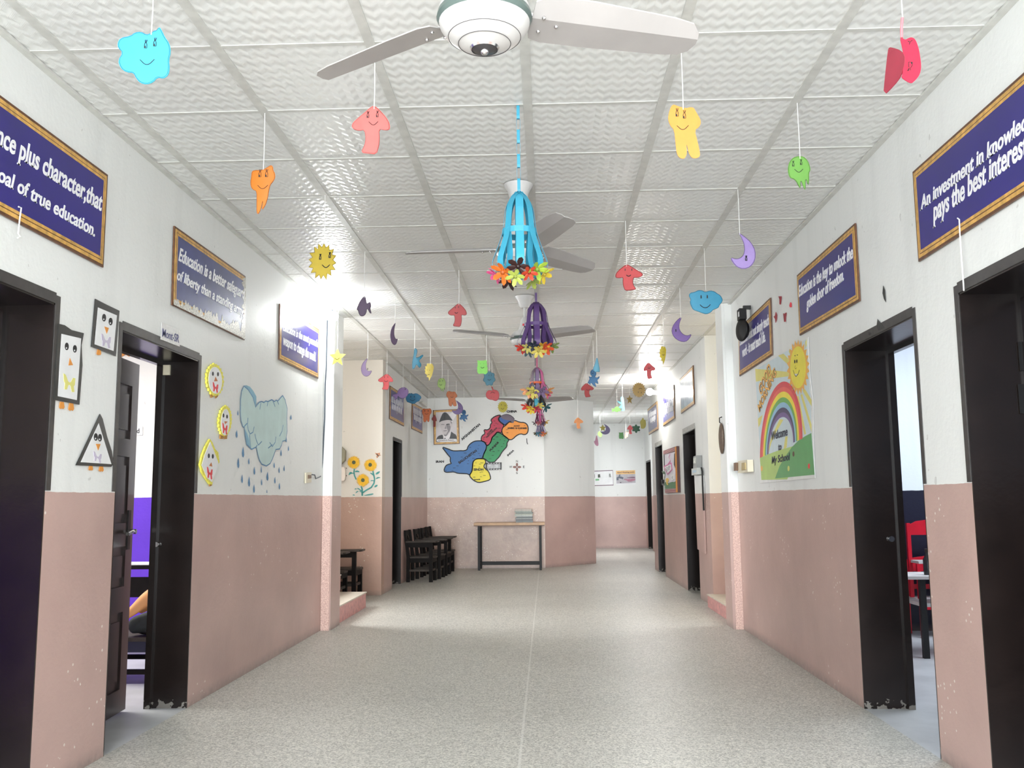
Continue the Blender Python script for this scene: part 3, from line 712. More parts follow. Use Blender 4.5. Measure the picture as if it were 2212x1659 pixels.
chick('round paper chick with red bow, topmost of the three', z(ring_pts(247, 500, 76, 142, seed=2, rot=-0.06)), z(ring_pts(246, 505, 60, 120, w=0.0, rot=-0.06)), [(*z([(222, 446)])[0], 1.9, 4.6), (*z([(268, 450)])[0], 1.9, 4.6)], z([(246, 472), (266, 512), (232, 514)]), (*z([(246, 570)])[0], 12, 20), [z([(215, 630), (240, 635), (240, 655), (222, 660)]), z([(252, 632), (284, 628), (280, 650), (264, 665)])])
chick('narrow oval paper chick with red bow, middle of the three', z(ring_pts(338, 868, 58, 134, seed=4, rot=0.06)), z(ring_pts(336, 880, 38, 118, w=0.0, rot=0.05)), [(*z([(318, 820)])[0], 1.8, 4.4), (*z([(350, 830)])[0], 1.7, 4.3)], z([(326, 872), (356, 874), (332, 898)]), (*z([(331, 940)])[0], 11, 22), [z([(302, 990), (328, 1004), (326, 1030), (300, 1028)]), z([(340, 1002), (366, 992), (362, 1030), (340, 1032)])])
chick('diamond shaped paper chick with red bow, lowest of the three', z([(200, 1030), (222, 1060), (246, 1120), (275, 1150), (286, 1240), (270, 1255), (262, 1290), (228, 1400), (218, 1440), (200, 1436), (160, 1380), (130, 1330), (112, 1260), (130, 1180), (160, 1100)]),
      z([(200, 1056), (238, 1150), (272, 1240), (255, 1310), (216, 1418), (170, 1378), (122, 1264), (150, 1170)]), [(*z([(185, 1181)])[0], 2.1, 5), (*z([(221, 1186)])[0], 2.1, 5)], z([(208, 1240), (216, 1278), (188, 1270)]), (*z([(194, 1338)])[0], 12, 24), [z([(200, 1418), (226, 1410), (228, 1445), (208, 1455)])])

# ================================================================== RAIN CLOUD MURAL
M_CLOUD = mat('pale_blue_mural_paint', srgb(186, 211, 209), 0.5, var=0.08, scale=6); M_CLOUD2 = mat('blue_mural_shade', srgb(120, 172, 196), 0.5, var=0.2, scale=9)
M_BLUEL = mat('blue_mural_line', srgb(62, 122, 168), 0.5)
t = thing('cloud_mural', 'pale blue raining cloud painted on the left wall above the dado', 'mural', PL.at(575, 1060))
cl = [(625, 745), (600, 655), (560, 590), (520, 555), (500, 600), (490, 680), (488, 800), (495, 870), (510, 920), (525, 930), (530, 1000), (545, 1080), (575, 1108), (590, 1122), (632, 1100), (645, 1170), (660, 1220), (680, 1255), (720, 1272), (755, 1250), (775, 1210), (790, 1170), (805, 1125), (840, 1120), (858, 1085), (866, 1050), (895, 1042), (908, 960), (905, 860), (909, 760), (890, 680), (868, 640), (850, 660), (825, 690), (808, 682), (795, 695), (770, 678), (735, 695), (715, 690), (700, 704), (680, 694), (660, 700), (640, 722)]
part('cloud', pg(PL, z(cl), 0, 0.0012), M_CLOUD, t)
part('far_lobe', pg(PL, z([(520, 555), (540, 548), (575, 562), (605, 600), (632, 650), (632, 715), (625, 745), (600, 655), (560, 590)]), 0, 0.001), M_CLOUD2, t)
part('shaded_lobe', pg(PL, z([(525, 935), (550, 985), (568, 1040), (575, 1106), (545, 1080), (532, 1010)]), 0.0012, 0.0006), M_CLOUD2, t)
g = pline(PL, z(cl), 0.008, 0.0012, 0.0008, closed=True)
for l in ([(556, 840), (552, 900), (558, 950), (575, 985), (600, 970), (612, 920)], [(520, 920), (548, 890)], [(570, 990), (575, 1060), (580, 1105)], [(618, 985), (630, 1040), (650, 1085), (680, 1052)], [(806, 1010), (800, 1060), (775, 1098), (752, 1062)], [(775, 1080), (738, 1112)], [(872, 905), (862, 960), (840, 1005)], [(640, 1085), (620, 1110)], [(735, 695), (728, 735)], [(780, 690), (800, 740)], [(672, 705), (662, 765)], [(820, 690), (832, 720)]):
    pline(PL, z(l), 0.007, 0.0013, 0.0008, g)
part('outline', g, M_BLUEL, t)
for x, y, w, h in ((467, 797, 8, 45), (457, 985, 14, 70), (514, 1148, 18, 95), (471, 1245, 16, 90), (566, 1230, 10, 55), (616, 1315, 12, 70), (678, 1303, 8, 60), (505, 1388, 12, 75), (568, 1413, 15, 90), (612, 1475, 12, 75), (681, 1418, 9, 55), (733, 1365, 16, 80), (728, 1500, 6, 30), (793, 1265, 10, 50), (838, 1308, 8, 55), (883, 1292, 8, 55), (800, 1400, 10, 60), (841, 1452, 10, 60), (855, 1155, 10, 55), (921, 1115, 8, 45), (901, 1035, 9, 50), (944, 835, 10, 45)):
    part('raindrop', pg(PL, z([(x+.1*w, y-h/2), (x+.35*w, y-.1*h), (x+.5*w, y+.25*h), (x+.2*w, y+.5*h), (x-.3*w, y+.42*h), (x-.5*w, y+.1*h), (x-.3*w, y-.2*h)]), 0, 0.001), M_BLUEL, t)

# ================================================================== BULB LAMPS, SWITCHES, CABLE
M_GLOW = mat('lit_bulb', (1, 1, 1), 0.3, emit=(0.97, 1.0, 1.0, 170)); M_GLOW2 = mat('lit_warm_bulb', (1, 1, 1), 0.3, emit=(1.0, 0.97, 0.92, 280))
def bulb_lamp(label, base, tip, r, m):
    base, tip = Vector(base), Vector(tip); d = (tip-base).normalized(); L = (tip-base).length
    t = thing('wall_bulb', label, 'lamp', base)
    part('wall_plate', G().lathe([(0.075, 0), (0.078, 0.012), (0.06, 0.03), (0.045, 0.034)], base, 28, d), M_WHITEP, t, True)
    part('holder', G().lathe([(0.042, 0.03), (0.036, 0.05), (0.036, 0.075), (0.03, 0.09), (0.03, L-r*1.3)], base, 24, d), M_WHITEP, t, True)
    g = G().lathe([(0.022, L-r*1.55)] + [(max(r*math.sin(a), 0.001), L - r*math.cos(a)) for a in [0.75 + (PI-0.75)*k/10 for k in range(11)]], base, 24, d)
    part('bulb', g, m, t, True); return t
b0 = PL.at(672, 686); bulb_lamp('white glowing bulb in a wall holder beside the left pier', b0, b0+Vector((0.2, -0.04, 0.0)), 0.048, M_GLOW)
b0 = PFR.at(1432, 850); bulb_lamp('warm glowing bulb on the far right wall', b0, b0+Vector((-0.2, -0.06, 0.02)), 0.052, M_GLOW2)
t = thing('light_switch', 'small cream switch plate on the left wall by the pier', 'switch', PL.at(664, 1043))
part('plate', pg(PL, [(657, 1021), (669, 1020), (669, 1042), (657, 1044)], 0, 0.012), M_CREAMP, t)
part('rocker', pg(PL, [(661, 1026), (667, 1026), (667, 1033), (661, 1034)], 0.012, 0.008), mat('brown_bakelite', srgb(120, 92, 70), 0.4), t)
Yp = 8.45; PP = PYat(Yp)
g = G().tube([Vector(( -1.99, Yp-0.004, H))] + [PP.at(x, y, 0.005) for x, y in ((708, 690), (706, 760), (705, 800), (703, 830), (702, 900), (699, 960), (697, 1000), (694, 1024))] , 0.006, 8)
g.tube([PL.at(669, 1025, 0.01), PL.at(674, 1026, 0.02), PL.at(678, 1034, 0.012), PL.at(688, 1030, 0.01), PP.at(694, 1028, 0.006)], 0.005, 8)
single('electric_cable', g, mat('grey_cable', srgb(66, 74, 84), 0.5), 'dark cable running down the left pier to the switch', 'cable', smooth=True)
# right wall: switches, speaker, hanging racket-shaped lid
t = thing('light_switch', 'cream double switch box left of the welcome poster', 'switch', PR.at(1616, 1022))
part('box', pg(PR, [(1607, 996), (1628, 993), (1629, 1019), (1607, 1022)], 0, 0.05), M_CREAMP, t)
part('rocker', pg(PR, [(1618, 1000), (1625, 999), (1626, 1014), (1618, 1016)], 0.05, 0.01), mat('aged_brass_rocker', srgb(190, 170, 120), 0.4), t)
part('socket', pg(PR, [(1603, 1000), (1608, 999), (1608, 1016), (1603, 1017)], 0.02, 0.05), mat('brown_bakelite', srgb(120, 92, 70), 0.4), t)
q = PR.at(1606, 700)
t = thing('wall_speaker', 'black wall speaker with a round horn at the right pier', 'speaker', q+Vector((0, 0, -0.16)))
M_BP = mat('black_plastic', srgb(22, 21, 22), 0.5, spec=0.25)
c = PYat(7.65).at(1602, 713); c2 = PYat(7.65).at(1602, 680)
part('horn', G().lathe([(0.02, 0.03), (0.06, 0.02), (0.092, 0.008), (0.097, 0.0), (0.092, -0.012), (0.07, -0.035), (0.03, -0.045)], c, 32, (-0.97, -0.27, 0.0)), M_BP, t, True)
part('driver_box', G().box(c2.x-0.028, c2.x+0.03, c2.y-0.05, c2.y+0.05, c2.z-0.045, c2.z+0.045), M_BP, t)
part('bracket', G().bar((XR, c2.y, c2.z+0.06), (c2.x+0.02, c2.y, c2.z+0.06), 0.03).bar((c2.x+0.025, c2.y, c2.z+0.075), (c2.x+0.02, c2.y, c.z+0.05), 0.024), M_BLACK, t)
part('sticker', G().box(c2.x-0.03, c2.x-0.028, c2.y-0.035, c2.y+0.0, c2.z-0.02, c2.z+0.02), M_PAPER, t)
Xc = XR-0.09; PCk = Plane(0, Xc, -1)
q = PCk.at(1567, 945)
t = thing('hanging_tray', 'oval brown tray hung edge-on from a hook on the right pier', 'tray', q+Vector((0, 0, -0.14)))
q = Vector((Xc-0.012, 8.6, q.z)); WLq = q
part('tray', G().sphere(q, 1.0, 24, 12, (0.02, 0.1, 0.145)), mat('brown_wicker', srgb(96, 80, 66), 0.5, var=0.3, scale=60), t, True)
part('hook', G().tube([q+Vector((0.012, 0, 0.2)), q+Vector((-0.012, 0, 0.19)), q+Vector((-0.012, 0, 0.15)), q+Vector((0, 0, 0.14))], 0.005, 8), M_BLACK, t)
# torn red paper scraps
for k, (pts, lab) in enumerate(((zm([(1140, 0), (1195, 0), (1188, 80), (1175, 165), (1160, 150), (1160, 60)], 1560, 640, 9.22), 'torn dark red paper scrap, upper left of the four'), (zm([(1375, 120), (1392, 130), (1395, 215), (1370, 220), (1358, 185)], 1560, 640, 9.22), 'torn bright red paper scrap nearest the freedom board'),
        (zm([(1085, 315), (1105, 380), (1098, 460), (1082, 525), (1075, 460), (1045, 405), (1070, 385)], 1560, 640, 9.22), 'torn dark red paper scrap, lower left of the four'), (zm([(1235, 340), (1258, 350), (1292, 325), (1280, 430), (1278, 505), (1255, 510), (1245, 430)], 1560, 640, 9.22), 'torn dark red forked paper scrap, lower right of the four'))):
    single('paper_scrap', pg(PR, pts, 0, 0.004), mat('dark_red_scrap', srgb(150, 36, 50), 0.5, var=0.2, scale=60) if k != 1 else mat('red_scrap', srgb(226, 50, 70), 0.5), lab, 'paper scrap', 'torn red paper scraps between the right boards')
# peeled paint patches above the right doorway
M_PEEL = mat('bare_plaster', srgb(64, 64, 62), 0.7, var=0.3, scale=60)
st = sthing('trim_10', PR.at(1905, 700))
part('bare_patch', pg(PR, zm([(1450, 650), (1465, 690), (1475, 800), (1458, 770), (1445, 720)], 1560, 460, 4.147), 0, 0.0012), M_PEEL, st)
part('bare_patch', pg(PR, zm([(1400, 950), (1430, 985), (1458, 1028), (1405, 1052), (1392, 1010)], 1560, 460, 4.147), 0, 0.0012), M_PEEL, st)
part('bare_patch', pg(PR, zm([(1320, 1065), (1345, 1080), (1330, 1095), (1318, 1095)], 1560, 460, 4.147), 0, 0.0012), M_PEEL, st)
# loose threads hanging from the boards
for pl, pts, lab in ((PR, [(2081, 471), (2085, 474), (2086, 500), (2090, 560), (2094, 612), (2095, 628)], 'white thread dangling from the nearest right board'), (PL, [(27, 447), (33, 449), (30, 470), (26, 505), (31, 512), (25, 514)], 'short white thread stuck on the nearest left board')):
    single('loose_thread', G().tube([pl.at(x, y, 0.02) for x, y in pts], 0.003, 6), M_STRING, lab, 'thread', smooth=True)

# ================================================================== WELCOME POSTER
t = thing('welcome_poster', 'colourful sun and rainbow poster beside the right doorway', 'poster', PR.at(1700, 1040))
z = lambda p: zm(p, 1600, 720, 4.88)
part('sheet', pg(PR, z([(150, 385), (722, 40), (735, 400), (770, 700), (775, 1100), (795, 1525), (210, 1582)]), 0, 0.002), mat('white_vinyl', (0.78, 0.78, 0.77), 0.3), t)
part('sky', pg(PR, z([(162, 385), (708, 58), (722, 330), (748, 680), (757, 1050), (790, 1490), (228, 1545), (190, 900)]), 0.002, 0.0005), mat('pale_sky_print', srgb(206, 222, 228), 0.35, var=0.05), t)
M_RAY = mat('pale_yellow_print', srgb(226, 218, 120), 0.35)
g = G()
for q in ([(162, 375), (310, 385), (530, 410), (530, 450), (380, 470), (170, 510)], [(405, 235), (460, 215), (545, 300), (520, 340)], [(515, 185), (530, 175), (560, 240), (545, 260)], [(660, 600), (690, 590), (757, 700), (757, 770)], [(640, 650), (660, 640), (757, 960), (757, 1045)], [(600, 660), (622, 660), (700, 1060), (680, 1070)], [(420, 905), (460, 910), (390, 1030), (330, 1160), (300, 1270), (290, 1270), (330, 1100)], [(240, 860), (215, 960), (196, 990), (190, 900)], [(480, 1090), (505, 1085), (495, 1200), (460, 1240)], [(690, 90), (708, 60), (708, 120), (695, 160)], [(560, 640), (590, 660), (610, 720), (585, 740)]):
    pg(PR, z(q), 0.0025, 0.0003, g)
part('sun_rays', g, M_RAY, t)
part('light_hill', pg(PR, z([(212, 1312), (300, 1275), (420, 1230), (560, 1190), (640, 1200), (500, 1540), (228, 1545)]), 0.0028, 0.0003), mat('light_green_print', srgb(176, 206, 108), 0.35), t)
part('green_hill', pg(PR, z([(757, 1050), (690, 1085), (620, 1130), (550, 1200), (480, 1300), (420, 1400), (372, 1530), (790, 1490)]), 0.0031, 0.0003), mat('green_print', srgb(88, 162, 92), 0.35), t)
def arc(u0, u1, a0, a1):
    def P(tt, us, ap):
        return (438 + math.cos(tt)*-225*us + (1-us)*-8, 1212 + math.cos(tt)*102*us - (1212-ap)*math.sin(tt)*(1.0) + (0 if us > 0 else 0))
    pts = [P(PI*k/36, u0, a0) for k in range(37)] + [P(PI*k/36, u1, a1) for k in reversed(range(37))]
    return pg(PR, z(pts), 0.0034, 0.0003)
U = [1, .92, .845, .77, .71, .655, .615, .578]; A = [515, 572, 620, 680, 732, 787, 838, 888]
for k, (cn, col) in enumerate((('red', (222, 66, 78)), ('coral', (236, 96, 88)), ('yellow', (246, 226, 60)), ('green', (112, 178, 84)), ('sky', (150, 196, 226)), ('navy', (66, 58, 96)), ('violet', (118, 92, 152)))):
    part('rainbow_band', arc(U[k], U[k+1], A[k], A[k+1]), mat('rainbow_'+cn, srgb(*col), 0.35), t)
rr = random.Random(5); pts = []
for k in range(44):
    a = 2*PI*k/44; m_ = 1.33 if k % 2 else 1.06; pts.append((617 + 84*m_*math.cos(a)*1.08, 358 + 222*m_*math.sin(a) ))
s_ = part('sun_corona', pg(PR, z(pts), 0.0034, 0.0003), mat('orange_print', srgb(240, 178, 72), 0.35), t)
part('sun_face', pell(PR, *z([(617, 358)])[0], 83/4.88, 222/4.88, 0.0037, 0.0003, 32), mat('sun_yellow_print', srgb(240, 226, 64), 0.35), t)
g = pell(PR, *z([(583, 298)])[0], 1.3, 4, 0.004, 0.0004); pell(PR, *z([(604, 294)])[0], 1.3, 4, 0.004, 0.0004, 16, g)
pline(PR, z([(566, 388), (578, 430), (596, 455), (618, 430), (632, 386)]), 0.006, 0.004, 0.0005, g); pline(PR, z([(590, 340), (582, 360), (592, 375), (600, 362)]), 0.003, 0.004, 0.0005, g)
pell(PR, *z([(585, 236)])[0], 1, 1.2, 0.004, 0.0004, 10, g); pell(PR, *z([(610, 228)])[0], 1, 1.2, 0.004, 0.0004, 10, g)
part('sun_features', g, M_INK, t)
part('sun_teeth', pg(PR, z([(578, 428), (614, 426), (598, 452)]), 0.0045, 0.0003), M_PAPER, t)
M_ORL = mat('orange_lettering', srgb(246, 190, 100), 0.4); M_BRNL = mat('brown_outline', srgb(92, 52, 34), 0.4)
for s, bl, br, tl in (('GOOD', (222, 668), (338, 408), (198, 560)), ('MORNING', (210, 838), (392, 430), (188, 762))):
    part('lettering_outline', ptext(PR, s, *z([bl, br, tl]), off=0.004, bold=0.055), M_BRNL, t); part('lettering', ptext(PR, s, *z([bl, br, tl]), off=0.0048, bold=0.018, t=0.0008), M_ORL, t)
M_WN = mat('navy_lettering', srgb(30, 32, 62), 0.4)
for s, bl, br, tl in (('Welcome', (337, 1128), (508, 1078), (332, 1040)), ('to', (408, 1236), (442, 1230), (407, 1172)), ('My School', (340, 1400), (532, 1362), (338, 1300))):
    part('lettering', ptext(PR, s, *z([bl, br, tl]), off=0.0042, bold=0.02, shear=0.15), M_WN, t)
for (x, y), c in (((232, 1425), 'orange_print'), ((568, 1272), 'brown_outline'), ((732, 1400), 'red_paper'), ((516, 1425), 'pale_yellow_paper')):
    part('flower', pell(PR, *z([(x, y)])[0], 2.2, 6, 0.0036, 0.0004, 10), MATS[c], t)
# ================================================================== HANGING FOAM CUT-OUTS
import bmesh
from mathutils.geometry import tessellate_polygon
def norm(pts):
    xs = [p[0] for p in pts]; ys = [p[1] for p in pts]; cx, cy = (min(xs)+max(xs))/2, (min(ys)+max(ys))/2; w, h = max(xs)-min(xs), max(ys)-min(ys)
    return [((x-cx)/w, -(y-cy)/h) for x, y in pts]
def smooth_loop(pts, k=2):
    for _ in range(k):
        o = []
        for i in range(len(pts)):
            a, b = pts[i], pts[(i+1) % len(pts)]
            o += [(a[0]*.75+b[0]*.25, a[1]*.75+b[1]*.25), (a[0]*.25+b[0]*.75, a[1]*.25+b[1]*.75)]
        pts = o
    return pts
def burst(n, ri=0.72, j=0.0, seed=1):
    r_ = random.Random(seed); return norm([((ri if k % 2 else 1+j*(r_.random()-.5))*math.cos(PI*k/n+.1), (ri if k % 2 else 1+j*(r_.random()-.5))*math.sin(PI*k/n+.1)) for k in range(2*n)])
def star5(): return norm([((1 if k % 2 == 0 else 0.45)*math.sin(PI*k/5), -(1 if k % 2 == 0 else 0.45)*math.cos(PI*k/5)) for k in range(10)])
def lobes(n, d=0.16): return norm([((1+d*math.cos(n*a))*math.sin(a), -(1+d*math.cos(n*a))*math.cos(a)) for a in [2*PI*k/72 for k in range(72)]])
SH = {
 'cloud_a': smooth_loop(norm([(700,260),(715,230),(780,218),(800,200),(840,195),(875,215),(900,205),(920,190),(935,190),(950,168),(965,190),(985,230),(1015,270),(1025,320),(1015,370),(1022,420),(1015,460),(985,480),(950,470),(925,500),(885,512),(845,500),(820,470),(805,440),(760,435),(725,410),(708,365),(735,318),(705,290)]), 1),
 'tooth_a': smooth_loop(norm([(160,650),(175,637),(250,640),(290,615),(315,598),(333,610),(335,640),(350,665),(352,700),(335,735),(315,760),(305,810),(300,860),(280,930),(252,968),(262,900),(258,890),(245,960),(225,995),(212,985),(210,900),(208,808),(175,795),(155,765),(152,720),(158,690)]), 1),
 'mushroom': smooth_loop(norm([(1155,112),(1185,125),(1225,165),(1260,205),(1285,245),(1293,285),(1285,308),(1250,312),(1205,300),(1210,380),(1205,440),(1185,505),(1120,498),(1057,488),(1085,440),(1097,380),(1085,305),(1040,312),(995,298),(977,270),(990,240),(1040,200),(1090,160),(1130,125)]), 1),
 'tooth_b': smooth_loop(norm([(660,170),(680,157),(710,170),(740,180),(775,188),(800,180),(830,185),(845,215),(875,270),(880,300),(865,330),(830,352),(850,440),(865,520),(862,550),(830,562),(800,555),(780,520),(770,460),(765,460),(768,520),(755,555),(735,563),(705,550),(690,515),(685,440),(678,345),(650,315),(635,270),(640,225)]), 1),
 'tooth_c': smooth_loop(norm([(700,1385),(715,1380),(765,1388),(810,1378),(835,1390),(845,1430),(838,1460),(815,1485),(812,1560),(805,1590),(785,1597),(772,1570),(768,1540),(764,1570),(750,1595),(725,1597),(710,1570),(712,1500),(700,1470),(690,1440)]), 1),
 'jelly': smooth_loop(norm([(1610,552),(1645,555),(1675,585),(1690,630),(1692,660),(1680,680),(1678,740),(1670,775),(1660,725),(1652,735),(1650,790),(1645,808),(1632,780),(1622,740),(1612,745),(1612,795),(1600,780),(1580,735),(1560,720),(1540,715),(1527,685),(1525,640),(1540,590),(1570,560)]), 1),
 'moon': smooth_loop(norm([(1155,1108),(1200,1140),(1250,1185),(1280,1250),(1275,1320),(1240,1370),(1185,1388),(1135,1370),(1105,1335),(1088,1298),(1130,1313),(1165,1305),(1190,1280),(1200,1240),(1195,1190),(1175,1140)]), 1),
 'moon_b': smooth_loop(norm([(1474,683),(1462,692),(1452,705),(1450,718),(1456,730),(1468,738),(1480,739),(1488,733),(1494,722),(1487,726),(1478,725),(1470,718),(1466,708),(1468,696)]), 1),
 'cloud_b': smooth_loop(norm([(785,1590),(795,1565),(830,1560),(860,1545),(890,1548),(912,1562),(950,1550),(985,1558),(1005,1575),(1030,1590),(1047,1625),(1035,1650),(1020,1665),(1010,1690),(970,1702),(950,1725),(915,1740),(880,1728),(850,1715),(815,1702),(800,1670),(792,1640),(800,1615)]), 1),
 'fish_a': smooth_loop(norm([(415,375),(440,385),(455,430),(470,520),(490,525),(540,490),(555,540),(555,590),(540,620),(568,715),(550,725),(495,630),(478,630),(470,700),(430,765),(365,780),(325,740),(300,650),(278,645),(290,590),(315,520),(360,440)]), 1),
 'fish_b': smooth_loop(norm([(385,1025),(430,1040),(465,1085),(465,1130),(440,1180),(390,1215),(330,1205),(298,1168),(285,1200),(260,1235),(240,1230),(250,1190),(215,1180),(205,1150),(245,1138),(285,1140),(285,1110),(310,1060),(350,1035)]), 1),
 'apple': smooth_loop(norm([(1820,1017),(1838,1012),(1862,1080),(1900,1075),(1940,1105),(1955,1160),(1945,1220),(1910,1258),(1870,1255),(1840,1238),(1800,1237),(1755,1215),(1730,1170),(1740,1115),(1775,1080),(1830,1088),(1845,1088),(1832,1045)]), 1),
 'octopus': smooth_loop(norm([(420,810),(455,825),(482,870),(478,915),(455,945),(470,965),(510,965),(545,935),(535,985),(495,1005),(510,1040),(520,1085),(470,1060),(445,1055),(460,1095),(480,1138),(425,1115),(385,1065),(365,1060),(355,1105),(340,1070),(305,1065),(335,1010),(350,985),(330,935),(360,955),(385,950),(400,935),(370,915),(362,870),(380,830)]), 1),
 'octo_curled': smooth_loop(norm([(572,395),(600,395),(620,430),(615,480),(590,550),(640,545),(690,505),(722,500),(700,540),(640,600),(680,640),(685,680),(655,720),(630,680),(605,655),(575,725),(545,735),(540,650),(550,560),(565,500),(570,440)]), 1),
 'halfsun': norm([(770,650),(830,645),(862,655),(885,700),(875,770),(850,850),(805,925),(800,870),(765,860),(775,830),(735,800),(745,775),(730,740),(748,725),(738,690),(765,690)]),
 'bear': smooth_loop(norm([(1590,590),(1625,600),(1700,600),(1755,585),(1740,640),(1755,660),(1745,690),(1762,720),(1750,750),(1762,780),(1740,810),(1720,820),(1690,805),(1650,805),(1615,812),(1590,770),(1600,740),(1588,710),(1605,680),(1595,650),(1605,630)]), 1),
 'drop': smooth_loop(norm([(490,590),(505,600),(525,720),(545,800),(540,860),(510,850),(480,855),(450,850),(415,800),(450,730),(470,660)]), 1),
 'candy': smooth_loop(norm([(740,1510),(760,1515),(785,1530),(810,1490),(850,1480),(880,1500),(890,1530),(910,1550),(890,1570),(870,1560),(850,1580),(810,1575),(790,1555),(770,1575),(745,1565),(755,1540)]), 1),
 'octo_edge': smooth_loop(norm([(940,1295),(965,1310),(975,1400),(985,1550),(950,1555),(920,1550),(945,1510),(900,1500),(870,1495),(905,1460),(930,1440),(880,1415),(845,1375),(870,1375),(930,1410),(915,1370),(912,1320)]), 1),
 'fish_edge': smooth_loop(norm([(230,1150),(245,1160),(270,1280),(285,1420),(255,1450),(205,1420),(175,1360),(168,1305),(195,1310),(215,1220)]), 1),
 'leaf': smooth_loop(norm([(1040,980),(1050,1080),(1120,1060),(1110,1110),(1085,1130),(1100,1190),(1060,1190),(1040,1235),(1010,1225),(1030,1100)]), 1),
 'hand': smooth_loop(norm([(1515,665),(1535,690),(1540,740),(1575,730),(1590,760),(1600,850),(1590,920),(1560,970),(1500,990),(1450,975),(1445,900),(1430,790),(1450,750),(1470,745),(1495,700)]), 1),
 'sun': burst(16, .74, .12), 'sun18': burst(19, .8), 'star': star5(), 'flower6': lobes(6, .2), 'cloud7': lobes(7, .09),
}
FOAM = {}
def foam(rgb):
    k = 'foam_%02x%02x%02x' % rgb
    return mat(k, tuple(c*0.62 for c in srgb(*rgb)), 0.5, var=0.05, scale=20)
def cutout(name, label, cat, shape, rgb, cx, cy, w, h, Y, bend=0.0, turn=0.0, flip=False, rot=0.0, face=None, hole=None, line=True, cap=None, detail=1):
    """foam sheet shape at its own distance Y, hung by a thread from the ceiling; w, h its size in photo pixels"""
    pl = PYat(Y); A = pl.at(cx, cy); sx = (pl.at(cx+w/2, cy)-pl.at(cx-w/2, cy)).length; sz = (pl.at(cx, cy-h/2)-pl.at(cx, cy+h/2)).length
    P2 = [((-x if flip else x), y) for x, y in SH[shape]]
    if rot:
        c_, s_ = math.cos(rot), math.sin(rot); P2 = [(x*c_-y*s_, x*s_+y*c_) for x, y in P2]
        xs = [p[0] for p in P2]; ys = [p[1] for p in P2]; P2 = [((x-(min(xs)+max(xs))/2)/(max(xs)-min(xs)), (y-(min(ys)+max(ys))/2)/(max(ys)-min(ys))) for x, y in P2]
    ct, st_ = math.cos(turn), math.sin(turn); wx = sx/max(0.25, abs(ct)); T = 0.003
    pts = [(x*wx, y*sz) for x, y in P2]
    def W(u, v, d):      # bend about an upright axis, then turn on the thread
        if bend:
            R = wx/bend; a = u/R; x_, y_ = (R-d)*math.sin(a)*1.0, R-(R-d)*math.cos(a)
        else: x_, y_ = u, d
        return A + Vector((x_*ct - y_*st_, x_*st_ + y_*ct, v))
    if hole is None:
        top = max(pts, key=lambda p: p[1]); hole = (top[0], top[1]-0.012)
    else: hole = (hole[0]*wx, hole[1]*sz)
    hp = W(hole[0], hole[1], 0)
    t = thing(name, label, cat, hp, 'foam cut-outs hung on threads from the ceiling')
    bm = bmesh.new(); vs = [bm.verts.new((x, y, 0)) for x, y in pts]
    for tr in tessellate_polygon([[Vector((x*100, y*100, 0)) for x, y in pts]]): bm.faces.new([vs[i] for i in tr])
    bmesh.ops.recalc_face_normals(bm, faces=bm.faces)
    if bend:
        for k in range(1, 12):
            x = -wx/2 + wx*k/12; bmesh.ops.bisect_plane(bm, geom=bm.verts[:]+bm.edges[:]+bm.faces[:], plane_co=(x, 0, 0), plane_no=(1, 0, 0))
    bm.verts.index_update(); n = len(bm.verts); g = G()
    g.v = [W(v.co.x, v.co.y, -T/2) for v in bm.verts] + [W(v.co.x, v.co.y, T/2) for v in bm.verts]
    for f in bm.faces: ix = [v.index for v in f.verts]; g.f.append(tuple(ix)); g.f.append(tuple(i+n for i in reversed(ix)))
    for e in bm.edges:
        if len(e.link_faces) == 1: a, b = e.verts[0].index, e.verts[1].index; g.f.append((a, b, b+n, a+n))
    bm.free(); part('foam_shape', g, foam(rgb), t)
    if line:
        lw = 0.0011 if Y < 5 else 0.0018; ins = [(x*(1-0.006/wx), y*(1-0.006/sz)) for x, y in pts]
        g = G(); Pt = [W(x, y, -T/2-0.0004) for x, y in ins]; Pt.append(Pt[0]); g.tube(Pt, lw, 4, False); part('drawn_outline', g, mat('foam_line_%02x%02x%02x' % rgb, [c*0.3 for c in srgb(*rgb)], 0.6), t)
    if face:
        (e1, e2, mo, es) = face; r0 = 0.0011 if Y < 5 else 0.0024
        for ex, ey in (e1, e2):
            if ex is None: continue
            u, v = ex*wx, ey*sz; g = G(); hh = es*sz; ww = hh*0.42
            if Y < 5.4:
                loop = [(-.5, -.5), (.5, -.5), (.5, .1), (.15, .5), (-.15, .5), (-.5, .1)]
                q = [W(u+a*ww, v+b*hh, -T/2-0.001) for a, b in loop]; g.tube(q+[q[0]], r0, 5)
                for a in (-.3, 0.1, .5): g.tube([W(u+a*ww*.6, v+hh*.5, -T/2-0.001), W(u+a*ww*1.2, v+hh*.95, -T/2-0.001)], r0*.8, 4)
                g.prism([W(u+a*ww, v+b*hh, -T/2) for a, b in ((-.45, -.45), (.0, -.45), (.0, -.1), (-.45, -.1))], (0, -0.0015, 0))
            else:
                g.prism([W(u+a*ww*.8, v+b*hh, -T/2) for a, b in ((-.5, -.4), (.5, -.4), (.4, .3), (0, .5), (-.4, .3))], (0, -0.002, 0))
            part('eye', g, M_INK, t)
        if mo:
            u, v, mw = mo[0]*wx, mo[1]*sz, mo[2]*wx; s_ = mo[3] if len(mo) > 3 else 1
            q = [W(u+mw*(k/8-.5), v - s_*mw*0.32*(1-(2*k/8-1)**2), -T/2-0.001) for k in range(9)]; g = G().tube(q, r0*1.1, 5)
            if Y < 5.4:
                for k in (0, 8): g.tube([q[k]+Vector((-.006, 0, .006*(1 if k else -1)*-1)), q[k]+Vector((.006, 0, .006*(1 if k else -1)))], r0, 4)
            part('mouth', g, M_INK, t)
